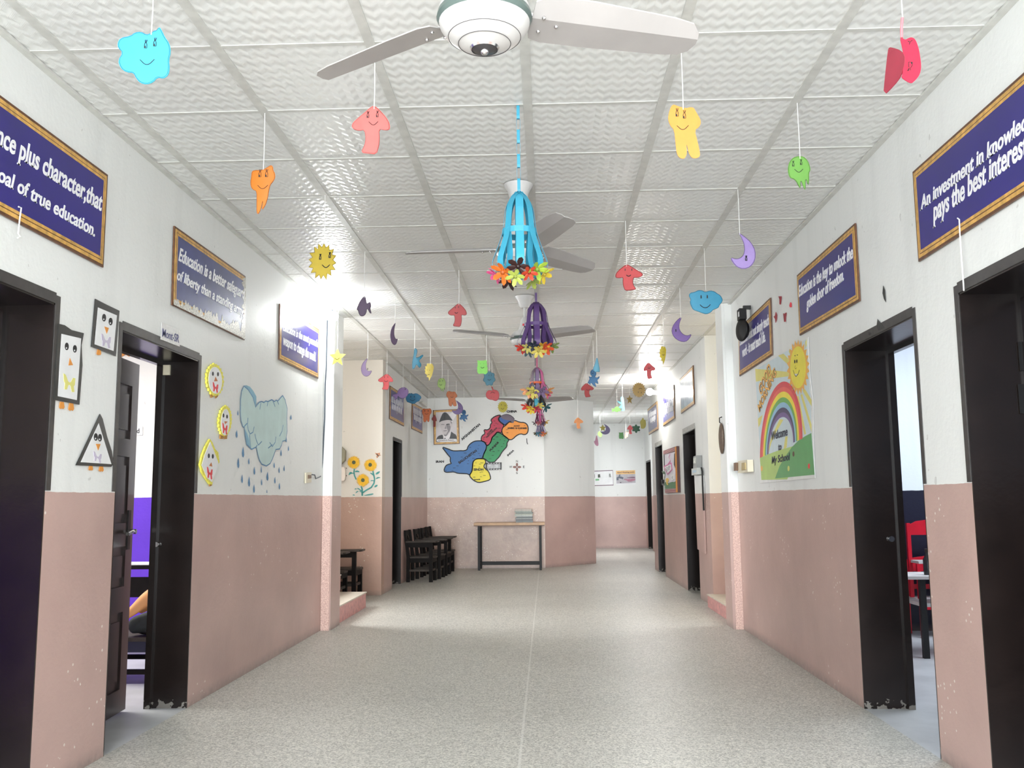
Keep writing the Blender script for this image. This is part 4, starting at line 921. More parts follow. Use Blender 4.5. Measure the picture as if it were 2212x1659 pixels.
    att = Vector((hp.x, hp.y, H-0.006))
    g = G().tube([hp + Vector((0, -0.002, 0)), hp+(att-hp)*0.3+Vector((0.001, 0, 0)), att], 0.0017 if Y < 7 else 0.0022, 6)
    part('thread', g, M_STRING, t); return t
def rowY(j): return Y0G + TS*j
F1 = ((-.13, .28), (.05, .28), (0, -.02, .22), .13)
cutout('foam_cloud', 'large sky-blue cloud cut-out with a smiling face, upper left near the fan', 'decoration', 'cloud_a', (72, 200, 238), 312, 122, 116, 124, 2.79, face=((.03, .18), (.2, .21), (.07, -.1, .2), .1), hole=(.125, .36))
cutout('foam_tooth', 'orange tooth-shaped cut-out with curled roots, above the left wall boards', 'decoration', 'tooth_a', (244, 140, 38), 567, 410, 54, 106, 4.02, bend=0.5, face=((-.1, .31), (.16, .31), (.02, .06, .3), .11), hole=(.03, .4))
cutout('foam_mushroom', 'salmon mushroom cut-out, largest mushroom, left of the blue lantern', 'decoration', 'mushroom', (238, 118, 112), 801, 282, 84, 105, 3.44, bend=0.2, face=((-.07, .3), (.17, .31), (.07, .14, .16), .09))
cutout('foam_sun', 'mustard yellow sun cut-out hanging in front of the left bulb glare', 'decoration', 'sun', (214, 186, 38), 697, 565, 60, 82, 5.18, face=((-.08, .1), (.26, .14), (.13, -.12, .2), .1))
cutout('foam_fish', 'dark purple fish cut-out against the glare on the ceiling', 'decoration', 'fish_a', (104, 84, 112), 787, 662, 32, 44, 6.42)
cutout('foam_moon', 'dull purple crescent hanging nearly edge-on, right of the dark purple fish', 'decoration', 'moon', (124, 100, 136), 852, 721, 12, 50, 7.7, bend=0.3, turn=1.1, flip=True)
cutout('foam_star', 'yellow smiling star cut-out in front of the left pier', 'decoration', 'star', (240, 226, 66), 729, 770, 36, 38, 8.27, face=((-.1, .16), (.06, .17), (-.01, -.08, .3), .08), line=False)
cutout('foam_moon', 'purple crescent with its horns to the right, over the stair wall', 'decoration', 'moon', (142, 118, 160), 792, 793, 24, 42, 9.6, flip=True, face=((.1, -.1), (None, 0), None, .12))
cutout('foam_mushroom', 'bright coral mushroom cut-out nearest the stair wall', 'decoration', 'mushroom', (240, 92, 98), 833, 825, 33, 35, 10.8, face=((-.07, .3), (.15, .3), (.03, .08, .24), .1))
cutout('foam_octopus', 'teal curled octopus cut-out with light blue edges, left of the half sun', 'decoration', 'octo_curled', (36, 128, 158), 903, 775, 25, 46, 9.14, bend=0.9, turn=0.2)
cutout('foam_sun', 'pale yellow folded sun cut-out beside the teal octopus', 'decoration', 'halfsun', (222, 200, 92), 927, 804, 20, 38, 10.06, bend=0.8, face=((-.2, .12), (.05, .1), (-.05, -.12, .2), .06), line=False)
cutout('foam_jellyfish', 'small green jellyfish cut-out above the orange bear', 'decoration', 'jelly', (138, 172, 84), 954, 832, 18, 31, 11.24, face=((-.2, .28), (.14, .3), (-.1, .05, .3), .12))
cutout('foam_fish', 'lilac fish cut-out in front of the far left boards', 'decoration', 'fish_b', (152, 118, 184), 865, 850, 35, 28, 12.0, face=((.3, .33), (None, 0), None, .16))
cutout('foam_cloud', 'blue cloud cut-out beside the lilac fish', 'decoration', 'cloud_b', (42, 140, 188), 893, 861, 35, 24, 13.0, face=((-.16, .17), (.06, .17), (-.05, -.06, .3), .17))
cutout('foam_tooth', 'brownish orange tooth cut-out above the framed portrait', 'decoration', 'tooth_b', (206, 112, 50), 976, 861, 24, 34, 12.5, face=((-.1, .33), (.14, .34), (.02, .12, .26), .06))
cutout('foam_tooth', 'bright orange tooth cut-out left of the framed portrait', 'decoration', 'tooth_c', (236, 118, 48), 922, 897, 21, 30, 14.5, face=((-.2, .32), (.14, .32), (-.02, .14, .34), .14))
cutout('foam_moon', 'lilac crescent overlapping the top right of the framed portrait', 'decoration', 'moon', (150, 124, 190), 988, 880, 25, 32, 13.7, face=((.2, -.1), (None, 0), None, .1))
cutout('foam_octopus', 'bright blue octopus cut-out right of the framed portrait', 'decoration', 'octopus', (62, 134, 196), 1002, 898, 20, 27, 14.4, face=((-.06, .36), (.1, .36), (.02, .26, .18), .08))
cutout('foam_mushroom', 'dark red mushroom turned edge-on before the left edge of the portrait', 'decoration', 'mushroom', (170, 62, 62), 938, 909, 8, 27, 15.4, turn=1.2)
cutout('foam_mushroom', 'red mushroom cut-out between the fish and the purple lantern', 'decoration', 'mushroom', (208, 76, 78), 988, 681, 41, 51, 7.0, face=((-.1, .32), (.06, .34), (-.05, .12, .16), .08))
cutout('foam_bear', 'bright lime green bear cut-out, left of the purple lantern', 'decoration', 'bear', (138, 226, 92), 1042, 793, 24, 32, 9.8, face=((-.18, .22), (.12, .22), (0, .0, .3), .05), line=False)
cutout('foam_cloud', 'dark teal round cloud cut-out just under the lime bear', 'decoration', 'cloud7', (58, 124, 148), 1057, 817, 27, 32, 11.0, face=((-.04, .2), (.18, .2), (.0, -.08, .24), .1))
cutout('foam_apple', 'red apple cut-out below the teal cloud', 'decoration', 'apple', (202, 60, 66), 1064, 850, 30, 33, 11.7, face=((-.1, -.25), (.1, -.25), (.0, -.0, .3, -1), .07))
cutout('foam_sun', 'small lemon yellow sun cut-out above the wall map', 'decoration', 'sun18', (226, 212, 58), 1086, 879, 23, 27, 14.4, face=((-.13, .17), (.22, .1), (-.02, -.1, .3), .12), line=False)
cutout('foam_drop', 'light blue folded drop cut-out, right of the lanterns', 'decoration', 'drop', (118, 196, 228), 1288, 788, 16, 33, 9.7, bend=1.2)
cutout('foam_octopus', 'blue octopus cut-out hanging below the light blue drop', 'decoration', 'octopus', (54, 122, 178), 1282, 817, 27, 39, 10.32, face=((-.17, .34), (.03, .36), (-.06, .24, .16, -1), .07))
cutout('foam_mushroom', 'red mushroom cut-out partly behind the blue octopus on the right', 'decoration', 'mushroom', (206, 62, 66), 1269, 843, 28, 31, 11.8, flip=True, face=((-.06, .3), (.12, .3), (.05, .08, .3), .05))
cutout('foam_mushroom', 'small orange mushroom cut-out before the canted far wall', 'decoration', 'mushroom', (222, 138, 66), 1250, 914, 20, 25, 15.2, flip=True, face=((-.06, .32), (.1, .32), None, .08), line=False)
cutout('foam_mushroom', 'red mushroom cut-out in the middle right, between orange tooth and blue cloud', 'decoration', 'mushroom', (222, 70, 72), 1359, 600, 60, 57, 5.8, flip=True, face=((-.14, .3), (.1, .3), (-.02, .1, .16), .1))
cutout('foam_moon', 'lilac crescent cut-out, larger and nearer, below the green jellyfish', 'decoration', 'moon', (178, 150, 220), 1604, 542, 56, 81, 5.23, face=((.12, -.22), (None, 0), None, .09))
cutout('foam_jellyfish', 'green dripping jellyfish cut-out, upper right', 'decoration', 'jelly', (122, 186, 80), 1726, 375, 49, 74, 4.05, face=((-.25, .26), (.1, .3), (-.02, .08, .26), .11))
cutout('foam_tooth', 'large orange tooth cut-out with two roots, right of the blue lantern', 'decoration', 'tooth_b', (252, 172, 72), 1479, 285, 71, 118, 3.41, face=((-.22, .33), (.0, .29), (-.06, .08, .26), .1), hole=(-.03, .4), line=False)
cutout('foam_cloud', 'sky-blue cloud cut-out at the right, by the black speaker', 'decoration', 'cloud_b', (66, 176, 218), 1525, 653, 74, 53, 6.5, bend=0.2, face=((-.14, .22), (.04, .22), (-.03, -.1, .3), .16), hole=(.0, .47))
cutout('foam_moon', 'purple crescent cut-out, smaller one under the blue cloud', 'decoration', 'moon_b', (158, 122, 206), 1472, 711, 44, 56, 7.75, face=((-.28, -.05), (None, 0), None, .12))
cutout('foam_sun', 'narrow folded yellow sun cut-out over the far right wall', 'decoration', 'halfsun', (232, 208, 48), 1432, 768, 15, 40, 8.95, bend=0.9, face=((-.1, .2), (.12, .2), (.05, .05, .3), .04), line=False)
cutout('foam_mushroom', 'red mushroom cut-out leaning right, above the far right bulb', 'decoration', 'mushroom', (214, 80, 88), 1403, 801, 26, 36, 10.1, flip=True, face=((-.05, .25), (.1, .26), (-.03, .18, .2), .05))
cutout('foam_sun', 'brownish gold sun cut-out left of the far right bulb', 'decoration', 'sun18', (178, 144, 72), 1380, 842, 30, 35, 11.3, face=((-.05, -.15), (.17, -.18), (.12, .03, .25, -1), .1), line=False)
cutout('foam_star', 'small gold star cut-out beside the brownish sun', 'decoration', 'star', (176, 146, 62), 1360, 862, 14, 20, 12.6, face=((-.1, .15), (.1, .15), (0, -.05, .25), .1), line=False)
cutout('foam_octopus', 'pale turquoise octopus turned sideways, above the lime candy', 'decoration', 'octo_edge', (128, 224, 246), 1341, 872, 17, 32, 13.9, bend=0.6, line=False)
cutout('foam_candy', 'lime green candy-shaped cut-out at the mouth of the hall', 'decoration', 'candy', (140, 208, 96), 1331, 884, 21, 13, 15.0, line=False)
cutout('foam_moon', 'dark purple crescent deep in the hall by the gold star', 'decoration', 'moon', (112, 100, 150), 1307, 927, 22, 24, 17.6, line=False)
cutout('foam_star', 'mustard star cut-out deep in the hall beside the dark crescent', 'decoration', 'star', (188, 172, 56), 1302, 924, 15, 15, 18.6, line=False)
cutout('foam_jellyfish', 'pale lime jellyfish cut-out behind the mustard star', 'decoration', 'jelly', (196, 236, 140), 1296, 939, 10, 15, 19.6, line=False)
cutout('foam_fish', 'maroon fish cut-out hanging edge-on, lowest in the hall', 'decoration', 'fish_edge', (140, 82, 106), 1288, 952, 10, 24, 20.9, line=False)
cutout('foam_bear', 'dark green bear cut-out against the hall end wall', 'decoration', 'bear', (74, 142, 62), 1342, 941, 11, 15, 21.5, line=False)
cutout('foam_leaf', 'peach folded leaf cut-out between green bear and salmon mushroom', 'decoration', 'leaf', (236, 150, 110), 1354, 937, 9, 20, 20.1, bend=0.5, line=False)
cutout('foam_mushroom', 'salmon red mushroom cut-out deep in the hall', 'decoration', 'mushroom', (236, 100, 106), 1362, 928, 14, 20, 19.2, flip=True, line=False)
cutout('foam_flower', 'dark green six-petal flower cut-out deep in the hall', 'decoration', 'flower6', (30, 104, 70), 1374, 926, 17, 19, 18.0, line=False)
cutout('foam_hand', 'olive yellow hand-shaped cut-out by the hall right edge', 'decoration', 'hand', (190, 180, 68), 1389, 914, 13, 25, 16.8, line=False)
# red apple, folded in two, at the upper right
Y = 2.78; pl = PYat(Y); z = lambda p: zm(p, 1860, 0, 8.295)
hp = pl.at(*z([(725, 480)])[0]); t = thing('foam_apple', 'bright red apple cut-out folded in two, upper right near the wall', 'decoration', hp, 'foam cut-outs hung on threads from the ceiling')
fr = smooth_loop([(700, 690), (740, 695), (800, 705), (860, 660), (930, 620), (990, 615), (1040, 640), (1090, 720), (1130, 830), (1165, 1000), (1170, 1120), (1140, 1230), (1080, 1320), (1000, 1400), (950, 1445), (850, 1440), (710, 1400), (740, 1330), (765, 1150), (765, 1000), (730, 850), (690, 740)], 1)
part('front_half', G().prism([pl.at(*q) + Vector((0, 0.05*((q[0]-1948)/60), 0)) for q in z(fr)], (0, 0.003, 0)), foam((250, 44, 84)), t)
bk = smooth_loop([(650, 645), (690, 740), (730, 850), (765, 1000), (765, 1150), (740, 1330), (690, 1410), (605, 1470), (620, 1100), (640, 700)], 1)
def bp(q): return pl.at(*q) + Vector((0, 0.10*(1952-q[0])/18 - 0.001, 0))
part('back_half', G().prism([bp(q) for q in z(bk)], (0.003, 0.001, 0)), foam((190, 62, 84)), t)
part('stalk', G().tube([pl.at(*z([(720, 690)])[0]), pl.at(*z([(715, 520)])[0]), pl.at(*z([(732, 330)])[0])], 0.0045, 8), foam((250, 150, 160)), t, True)
g = G(); q = [pl.at(*p) + Vector((0, -0.012, 0)) for p in z([(815, 1155), (885, 1155), (880, 1215), (845, 1270), (820, 1240)])]; g.tube(q+[q[0]], 0.0011, 5)
for a, b in (((830, 1270), (795, 1310)), ((845, 1272), (850, 1300)), ((820, 1265), (815, 1310))): g.tube([pl.at(*p)+Vector((0, -0.012, 0)) for p in z([a, b])], 0.0011, 4)
g.prism([pl.at(*p)+Vector((0, -0.012, 0)) for p in z([(855, 1155), (885, 1155), (880, 1195), (862, 1185)])], (0, -0.001, 0)); part('eye', g, M_INK, t)
part('mouth', G().tube([pl.at(*p)+Vector((0, -0.03, 0)) for p in z([(760, 830), (800, 850), (845, 815)])], 0.0012, 5).tube([pl.at(*p)+Vector((0, -0.03, 0)) for p in z([(800, 850), (790, 890)])], 0.0012, 5), M_INK, t)
part('thread', G().tube([pl.at(*z([(740, 380)])[0]), Vector((pl.at(*z([(735, 330)])[0]).x, Y, H-0.006))], 0.0018, 6), M_STRING, t)

# ================================================================== CEILING FANS
M_FANW = mat('white_fan_enamel', (0.55, 0.54, 0.53), 0.28, var=0.04); M_BLADE = mat('grey_fan_blade', srgb(158, 154, 152), 0.4, var=0.06, scale=5); M_RIM = mat('dark_green_rim', srgb(84, 98, 94), 0.3)
M_BLK = mat('black_cap', srgb(60, 58, 60), 0.3)
def catmull(pts, n=6):
    P = [Vector(p) for p in pts]; P = [P[0]*2-P[1]] + P + [P[-1]*2-P[-2]]; out = []
    for i in range(1, len(P)-2):
        for k in range(n):
            t_ = k/n; a, b, c, d = P[i-1], P[i], P[i+1], P[i+2]
            out.append(0.5*((2*b) + (c-a)*t_ + (2*a-5*b+4*c-d)*t_*t_ + (3*b-a-3*c+d)*t_**3))
    out.append(P[-2]); return out
def fan(label, x, y, zb, az, R=0.66):
    t = thing('ceiling_fan', label, 'ceiling fan', (x, y, zb), 'ceiling fans in a row along the corridor')
    c = Vector((x, y, 0))
    part('canopy', G().lathe([(0.085, H-0.002), (0.082, H-0.012), (0.062, H-0.045), (0.05, H-0.085), (0.032, H-0.105)], c, 28), M_FANW, t, True)
    part('rod', G().tube([(x, y, zb+0.12), (x, y, H-0.08)], 0.012, 12), M_FANW, t, True)
    part('bell', G().lathe([(0.02, zb+0.19), (0.034, zb+0.17), (0.044, zb+0.12), (0.058, zb+0.085), (0.064, zb+0.07)], c, 28), M_FANW, t, True)
    b = part('emblem', G().prism([Vector((x-0.02, y-0.049, zb+0.105)), Vector((x+0.02, y-0.049, zb+0.105)), Vector((x+0.018, y-0.045, zb+0.125)), Vector((x-0.018, y-0.045, zb+0.125))], (0, -0.003, 0)), M_REDP, t)
    part('motor_housing', G().lathe([(0.062, zb+0.072), (0.1, zb+0.06), (0.128, zb+0.02), (0.118, zb+0.002)], c, 36), M_FANW, t, True)
    part('rim', G().lathe([(0.118, zb+0.012), (0.131, zb+0.008), (0.134, zb-0.006), (0.127, zb-0.018), (0.112, zb-0.02)], c, 40), M_RIM, t, True)
    part('bowl', G().lathe([(0.128, zb-0.014), (0.124, zb-0.03), (0.108, zb-0.055), (0.104, zb-0.057), (0.08, zb-0.076), (0.076, zb-0.077), (0.05, zb-0.088), (0.03, zb-0.092)], c, 40), M_FANW, t, True)
    for rr_, zz_ in ((0.101, -0.06), (0.073, -0.0795)):
        n_ = 40; part('bowl_groove', G().tube([c + Vector((rr_*math.cos(2*PI*q/n_), rr_*math.sin(2*PI*q/n_), zb+zz_)) for q in range(n_+1)], 0.0009, 5, False), M_BLK, t)
    cp_ = part('cap', G().lathe([(0.037, zb-0.088), (0.037, zb-0.094), (0.03, zb-0.098), (0.012, zb-0.1)], c, 24), M_BLK, t, True)
    part('cap_button', G().sphere((x, y, zb-0.1), 0.012), M_CHROME, cp_, True)
    part('cap_ring', G().lathe([(0.037, zb-0.086), (0.041, zb-0.091), (0.037, zb-0.097)], c, 24, cap=False), M_CHROME, cp_, True)
    for a in az:
        a = math.radians(a); d = Vector((math.cos(a), math.sin(a), 0)); s = Vector((-d.y, d.x, 0)); tw = math.radians(-9)
        def Q(r_, w_, dz=0): return c + d*r_ + s*(w_*math.cos(tw)) + Vector((0, 0, zb - 0.0 + w_*math.sin(tw) + dz))
        out = [(0.135, -.06), (0.13, .02), (0.145, .066), (0.18, .078), (0.3, .078), (R-.09, .066), (R-.035, .056), (R-.01, .036), (R, .0), (R-.006, -.036), (R-.03, -.058), (R-.09, -.066), (0.3, -.078), (0.17, -.076)]
        g = G(); n = len(out); fold = -.022
        vs = [Q(r_, w_, 0.008 if w_ < fold else 0) for r_, w_ in out]
        bm = bmesh.new(); bv = [bm.verts.new((r_, w_, 0)) for r_, w_ in out]; bm.faces.new(bv)
        bmesh.ops.bisect_plane(bm, geom=bm.verts[:]+bm.edges[:]+bm.faces[:], plane_co=(0, fold, 0), plane_no=(0, 1, 0)); bm.verts.index_update(); m_ = len(bm.verts)
        zf = lambda w_: max(0.0, (fold-w_))*0.55
        g.v = [Q(v.co.x, v.co.y, zf(v.co.y)) for v in bm.verts] + [Q(v.co.x, v.co.y, zf(v.co.y)+0.004) for v in bm.verts]
        for f in bm.faces: ix = [v.index for v in f.verts]; g.f.append(tuple(reversed(ix))); g.f.append(tuple(i+m_ for i in ix))
        for e in bm.edges:
            if len(e.link_faces) == 1: i, j = e.verts[0].index, e.verts[1].index; g.f.append((i, j, j+m_, i+m_))
        bm.free(); bl = part('blade', g, M_BLADE, t)
        g = G()
        for r_, w_ in ((0.165, -.03), (0.165, .03), (0.21, 0.0)): g.sphere(Q(r_, w_, -0.001), 0.006, 10, 6)
        part('screw', g, M_CHROME, bl, True)
        part('blade_arm', G().prism([Q(0.09, -.03, 0.004), Q(0.22, -.02, 0.004), Q(0.22, .02, 0.004), Q(0.09, .03, 0.004)], (0, 0, 0.008)), M_FANW, t)
    return t
fan('ceiling fan nearest the camera, cut by the top of the picture', -0.155, 2.42, 2.5, (147, 17, -97), 0.645)
fan('second ceiling fan, half hidden behind the sky-blue lantern', -0.135, 5.08, 2.56, (178, 49, -66), 0.655)
fan('third ceiling fan, behind the purple lantern', -0.17, 8.0, 2.57, (212, -32, 92), 0.7)
fan('farthest ceiling fan, behind the pink and orange lanterns', -0.15, 13.6, 2.6, (214, -32, 92), 0.66)

# ================================================================== PAPER LANTERNS
def lantern(label, Y, px, ytop, ybot, r, cols, ring, flowers, links, ringf=0.5, seed=1, nstrip=8, chain=None):
    pl = PYat(Y); T_ = pl.at(px, ytop); B_ = pl.at(px, ybot); h = (T_-B_).length; x, y = T_.x, Y; z0 = B_.z
    t = thing('paper_lantern', label, 'paper lantern', (x, y, z0), 'strip paper lanterns hung along the middle rail'); c = Vector((x, y, z0))
    prof = [(0.006, h), (r*.28, h*.93), (r*.5, h*.78), (r*.62, h*ringf), (r*.82, h*.3), (r, h*.13), (r*.93, h*.02), (r*.78, h*.0), (r*.6, h*.06), (r*.5, h*.2), (r*.54, h*.36), (r*.58, h*ringf)]
    rr = random.Random(seed)
    for k in range(nstrip):
        a = 2*PI*k/nstrip - PI/2 + 0.06; d = Vector((math.cos(a), math.sin(a), 0)); s = Vector((-d.y, d.x, 0)); j = 0.94+0.12*rr.random()
        pts = catmull([c + d*(pr*j) + Vector((0, 0, pz)) for pr, pz in prof], 5)
        nr = []
        for i in range(len(pts)):
            tg = (pts[min(i+1, len(pts)-1)]-pts[max(i-1, 0)]).normalized(); nr.append(tg.cross(s))
        part('strip', G().strip(pts, s, r*.24 + 0.006, nr, 0.0012), foam(cols[k % len(cols)]), t)
    g = G(); n = 24; rp = [c + Vector((math.cos(2*PI*k/n)*r*.64, math.sin(2*PI*k/n)*r*.64, h*ringf)) for k in range(n+1)]
    g.strip(rp, Vector((0, 0, 1)), h*.07, [Vector((p.x-x, p.y-y, 0)) for p in rp], 0.0015); part('ring', g, foam(ring), t)
    nf = len(flowers)
    for k, (col, fa, fz, fr) in enumerate(flowers):
        a = math.radians(fa); d = Vector((math.cos(a), math.sin(a), 0)); s = Vector((-d.y, d.x, 0)); o = c + d*(r*.95) + Vector((0, 0, fz*h))
        nn = (d*0.75 + Vector((0, 0, -0.65))).normalized(); u = s; v = nn.cross(u); g = G(); npet = 6
        for q in range(npet):
            b = 2*PI*q/npet + rr.random()*.3; e1 = u*math.cos(b) + v*math.sin(b); e2 = nn.cross(e1)
            tip = e1*fr + nn*(fr*.35)
            g.prism([o, o+e1*(fr*.4)+e2*(fr*.22)+nn*(fr*.08), o+e1*(fr*.8)+e2*(fr*.2)+nn*(fr*.25), o+tip, o+e1*(fr*.8)-e2*(fr*.2)+nn*(fr*.25), o+e1*(fr*.4)-e2*(fr*.22)+nn*(fr*.08)], nn*0.0015)
        f = part('flower', g, foam(col), t)
        part('flower_center', G().sphere(o+nn*0.003, fr*.2, 10, 6), foam(tuple(int(q*.8) for q in col)), f, True)
    top = H-0.006; zz = z0+h; n = links; L = (top-zz)/n
    for k in range(n):
        za, zb_ = zz+L*k, zz+L*(k+1)+0.004; wq = min(0.016, L*.3) if Y < 7 else 0.014; hor = k % 2
        e = Vector((1, 0, 0)) if hor else Vector((0, 1, 0)); q = Vector((0, 1, 0)) if hor else Vector((1, 0, 0)); m0 = Vector((x, y, 0))
        lp = [m0+e*wq*.35+Vector((0, 0, za)), m0+e*wq*.5+Vector((0, 0, za+L*.2)), m0+e*wq*.5+Vector((0, 0, zb_-L*.2)), m0+e*wq*.35+Vector((0, 0, zb_)), m0-e*wq*.35+Vector((0, 0, zb_)), m0-e*wq*.5+Vector((0, 0, zb_-L*.2)), m0-e*wq*.5+Vector((0, 0, za+L*.2)), m0-e*wq*.35+Vector((0, 0, za))]
        lp.append(lp[0]); nr = [(lp[min(i+1, 8)]-lp[max(i-1, 0)]).cross(q) for i in range(9)]; nr[0] = nr[8] = Vector((0, 0, 1))
        part('chain_link', G().strip(lp, q, 0.014 if Y < 5 else 0.016, nr, 0.001), foam((chain or cols)[k % len(chain or cols)]), t)
    return t
BLU = (70, 186, 220)
lantern('sky-blue paper strip lantern, largest and nearest', 4.015, 1121, 415, 592, 0.12, [BLU], BLU,
        [((240, 92, 150), 200, -.02, .045), ((246, 124, 40), 232, -.03, .058), ((64, 34, 32), 268, .02, .056), ((206, 70, 36), 292, -.05, .04), ((190, 204, 92), 262, -.1, .045), ((176, 206, 70), 312, -.0, .055), ((240, 208, 60), 340, -.03, .05), ((70, 40, 36), 120, -.02, .05), ((196, 210, 96), 60, -.03, .045)], 7)
PUR = (104, 72, 138)
lantern('purple paper strip lantern, second from the camera', 6.45, 1158, 653, 752, 0.135, [PUR], PUR,
        [((232, 62, 44), 215, -.02, .05), ((226, 214, 120), 240, -.04, .045), ((40, 52, 70), 262, .0, .05), ((240, 220, 110), 276, -.12, .055), ((238, 90, 40), 300, -.05, .06), ((136, 160, 86), 330, .0, .055), ((240, 190, 60), 290, -.02, .05), ((120, 150, 160), 120, -.02, .05)], 6, chain=[PUR, (150, 148, 156)])
lantern('pink and purple lantern with an orange ring and large daisies, third from the camera', 8.9, 1160, 794, 852, 0.115, [(150, 124, 164), (228, 110, 170), (140, 62, 92), (92, 76, 92)], (244, 106, 46),
        [((242, 166, 110), 205, .1, .075), ((238, 222, 110), 248, .08, .08), ((144, 120, 162), 290, .08, .08), ((240, 168, 96), 335, .1, .075), ((238, 96, 150), 350, -.02, .05), ((236, 160, 90), 120, .1, .07)], 4, ringf=.42, chain=[(200, 90, 130), (90, 160, 180)])
lantern('sky-blue and black lantern with a red star flower, fourth from the camera', 11.3, 1157, 836, 880, 0.145, [(92, 196, 224), (56, 50, 54), (120, 110, 120)], (56, 50, 54),
        [((238, 70, 56), 222, .0, .085), ((246, 216, 60), 245, -.12, .07), ((206, 50, 80), 275, -.12, .06), ((240, 226, 120), 290, .05, .06), ((36, 110, 124), 335, .0, .08), ((240, 214, 60), 120, 0, .07)], 3)
lantern('magenta pink lantern, fifth from the camera', 13.8, 1166, 878, 914, 0.09, [(226, 96, 168), (132, 56, 100)], (226, 96, 168),
        [((226, 180, 70), 345, .05, .07), ((120, 110, 120), 200, 0, .05), ((220, 120, 130), 260, 0, .05), ((120, 100, 130), 300, -.05, .05)], 4)
lantern('small white and purple lantern, farthest of the row', 15.3, 1167, 905, 937, 0.095, [(96, 84, 120), (190, 176, 216), (52, 46, 58)], (150, 140, 170),
        [((90, 160, 190), 255, 0, .06), ((246, 130, 80), 290, 0, .06), ((110, 100, 60), 215, 0, .05), ((200, 150, 70), 330, .02, .05)], 4)
# ================================================================== FAR WALL: MAP, PORTRAIT, COMPASS
z = lambda p: zm(p, 900, 840, 5.53)
t = thing('wall_map', 'painted political map in five colours on the far wall', 'mural', PF.at(1090, 1042))
def province(name, pts, rgb, off=0.0, line=True):
    q = z(smooth_loop(pts, 1)); p = part(name, pg(PF, q, off, 0.0015), mat('map_'+name, srgb(*rgb), 0.5, var=0.04), t)
    if line: part('border_line', pline(PF, q, 0.018, off+0.0015, 0.0008, closed=True), M_INK, p)
    return p
province('blue_province', [(300,692),(370,715),(430,740),(480,742),(520,738),(570,740),(605,725),(612,690),(640,655),(690,625),(740,620),(780,622),(815,635),(835,670),(832,720),(810,760),(795,800),(785,832),(720,835),(690,850),(672,880),(668,940),(665,980),(640,1020),(628,1030),(610,1015),(560,1012),(490,1010),(450,992),(400,995),(350,998),(325,980),(340,930),(365,905),(420,892),(405,880),(400,850),(405,820),(380,795),(345,750)], (62, 116, 176))
province('red_province', [(775,622),(770,600),(780,560),(820,535),(800,486),(850,492),(880,465),(880,430),(903,400),(885,375),(910,345),(960,318),(1010,312),(980,345),(985,385),(1050,430),(1020,480),(1015,530),(965,512),(940,550),(900,580),(890,630),(860,672),(830,675),(815,640)], (196, 56, 84))
province('dark_blue_patch', [(978,350),(1000,330),(1060,306),(1110,312),(1150,340),(1172,370),(1110,395),(1085,410),(1050,438),(1000,400),(978,375)], (52, 96, 168))
province('orange_province', [(1110,390),(1135,405),(1165,372),(1230,400),(1290,402),(1325,430),(1335,480),(1325,530),(1290,550),(1240,535),(1190,560),(1150,600),(1115,612),(1060,575),(1028,545),(1015,500),(1030,460),(1060,440),(1090,410)], (246, 158, 60))
province('grey_patch', [(1010,322),(1060,306),(1110,312),(1150,340),(1172,370),(1155,410),(1140,408),(1125,380),(1080,375),(1030,360),(1005,340)], (112, 100, 116), 0.001, False)
province('green_province', [(965,512),(1020,540),(1110,608),(1080,640),(1080,690),(1040,730),(1010,770),(990,810),(950,850),(930,875),(880,880),(850,870),(820,838),(790,832),(800,780),(830,720),(835,680),(860,672),(890,630),(900,580),(940,540)], (42, 150, 92))
province('yellow_province', [(690,850),(720,835),(785,835),(815,840),(830,880),(800,920),(815,950),(860,985),(880,1040),(885,1085),(800,1110),(740,1120),(690,1100),(650,1065),(630,1035),(660,985),(668,930),(670,880)], (240, 222, 62))
for s, bl, br, tl in (('CHINA', (1075, 286), (1200, 282), (1075, 258)), ('AFGHANISTAN', (545, 620), (765, 432), (524, 598)), ('IRAN', (230, 885), (327, 881), (230, 857)),
        ('BALUCHISTAN', (512, 898), (724, 748), (495, 872)), ('PUNJAB', (887, 754), (990, 648), (866, 732)), ('SINDH', (680, 979), (798, 977), (680, 950)), ('AZAD', (1158, 453), (1232, 451), (1158, 435)),
        ('JAMMU & KASHMIR', (1085, 486), (1320, 488), (1085, 458)), ('KHYBER', (850, 552), (910, 490), (838, 538)), ('PAKHTUNKHWA', (840, 590), (968, 470), (826, 574)), ('INDIA', (1092, 808), (1168, 740), (1078, 790)), ('Karachi', (686, 1092), (758, 1090), (686, 1076))):
    part('lettering', ptext(PF, s, *z([bl, br, tl]), off=0.0026, bold=0.05), M_INK, t)
g = G(); rr = random.Random(9)
for cx, cy in ((640, 700), (745, 675), (735, 715), (580, 768), (540, 815), (620, 860), (490, 920), (450, 945), (350, 975), (430, 978), (615, 895), (760, 800), (745, 772), (690, 790), (930, 385), (950, 410), (930, 440), (970, 420), (990, 470), (980, 525), (930, 560), (960, 575), (1030, 570), (1060, 590), (1050, 620), (1000, 610), (1040, 655), (1020, 690), (980, 740), (920, 750), (910, 795), (880, 835), (970, 640), (920, 600), (710, 885), (780, 885), (760, 900), (690, 920), (760, 1000), (780, 995), (810, 1035), (770, 1050), (690, 1055), (750, 935), (810, 580), (830, 640), (800, 600), (1085, 525), (1290, 440), (1075, 486), (1230, 490), (750, 830), (680, 830)):
    w = 12+rr.random()*24; pg(PF, z([(cx-w/2, cy-3), (cx+w/2, cy-3+rr.random()*3), (cx+w/2, cy+2), (cx-w/2, cy+2)]), 0.0026, 0.0006, g)
part('town_names', g, M_INK, t, label='tiny black town names too small to read')
t2 = thing('compass_rose', 'small brown painted compass rose right of the wall map', 'mural', PF.at(1117, 1026))
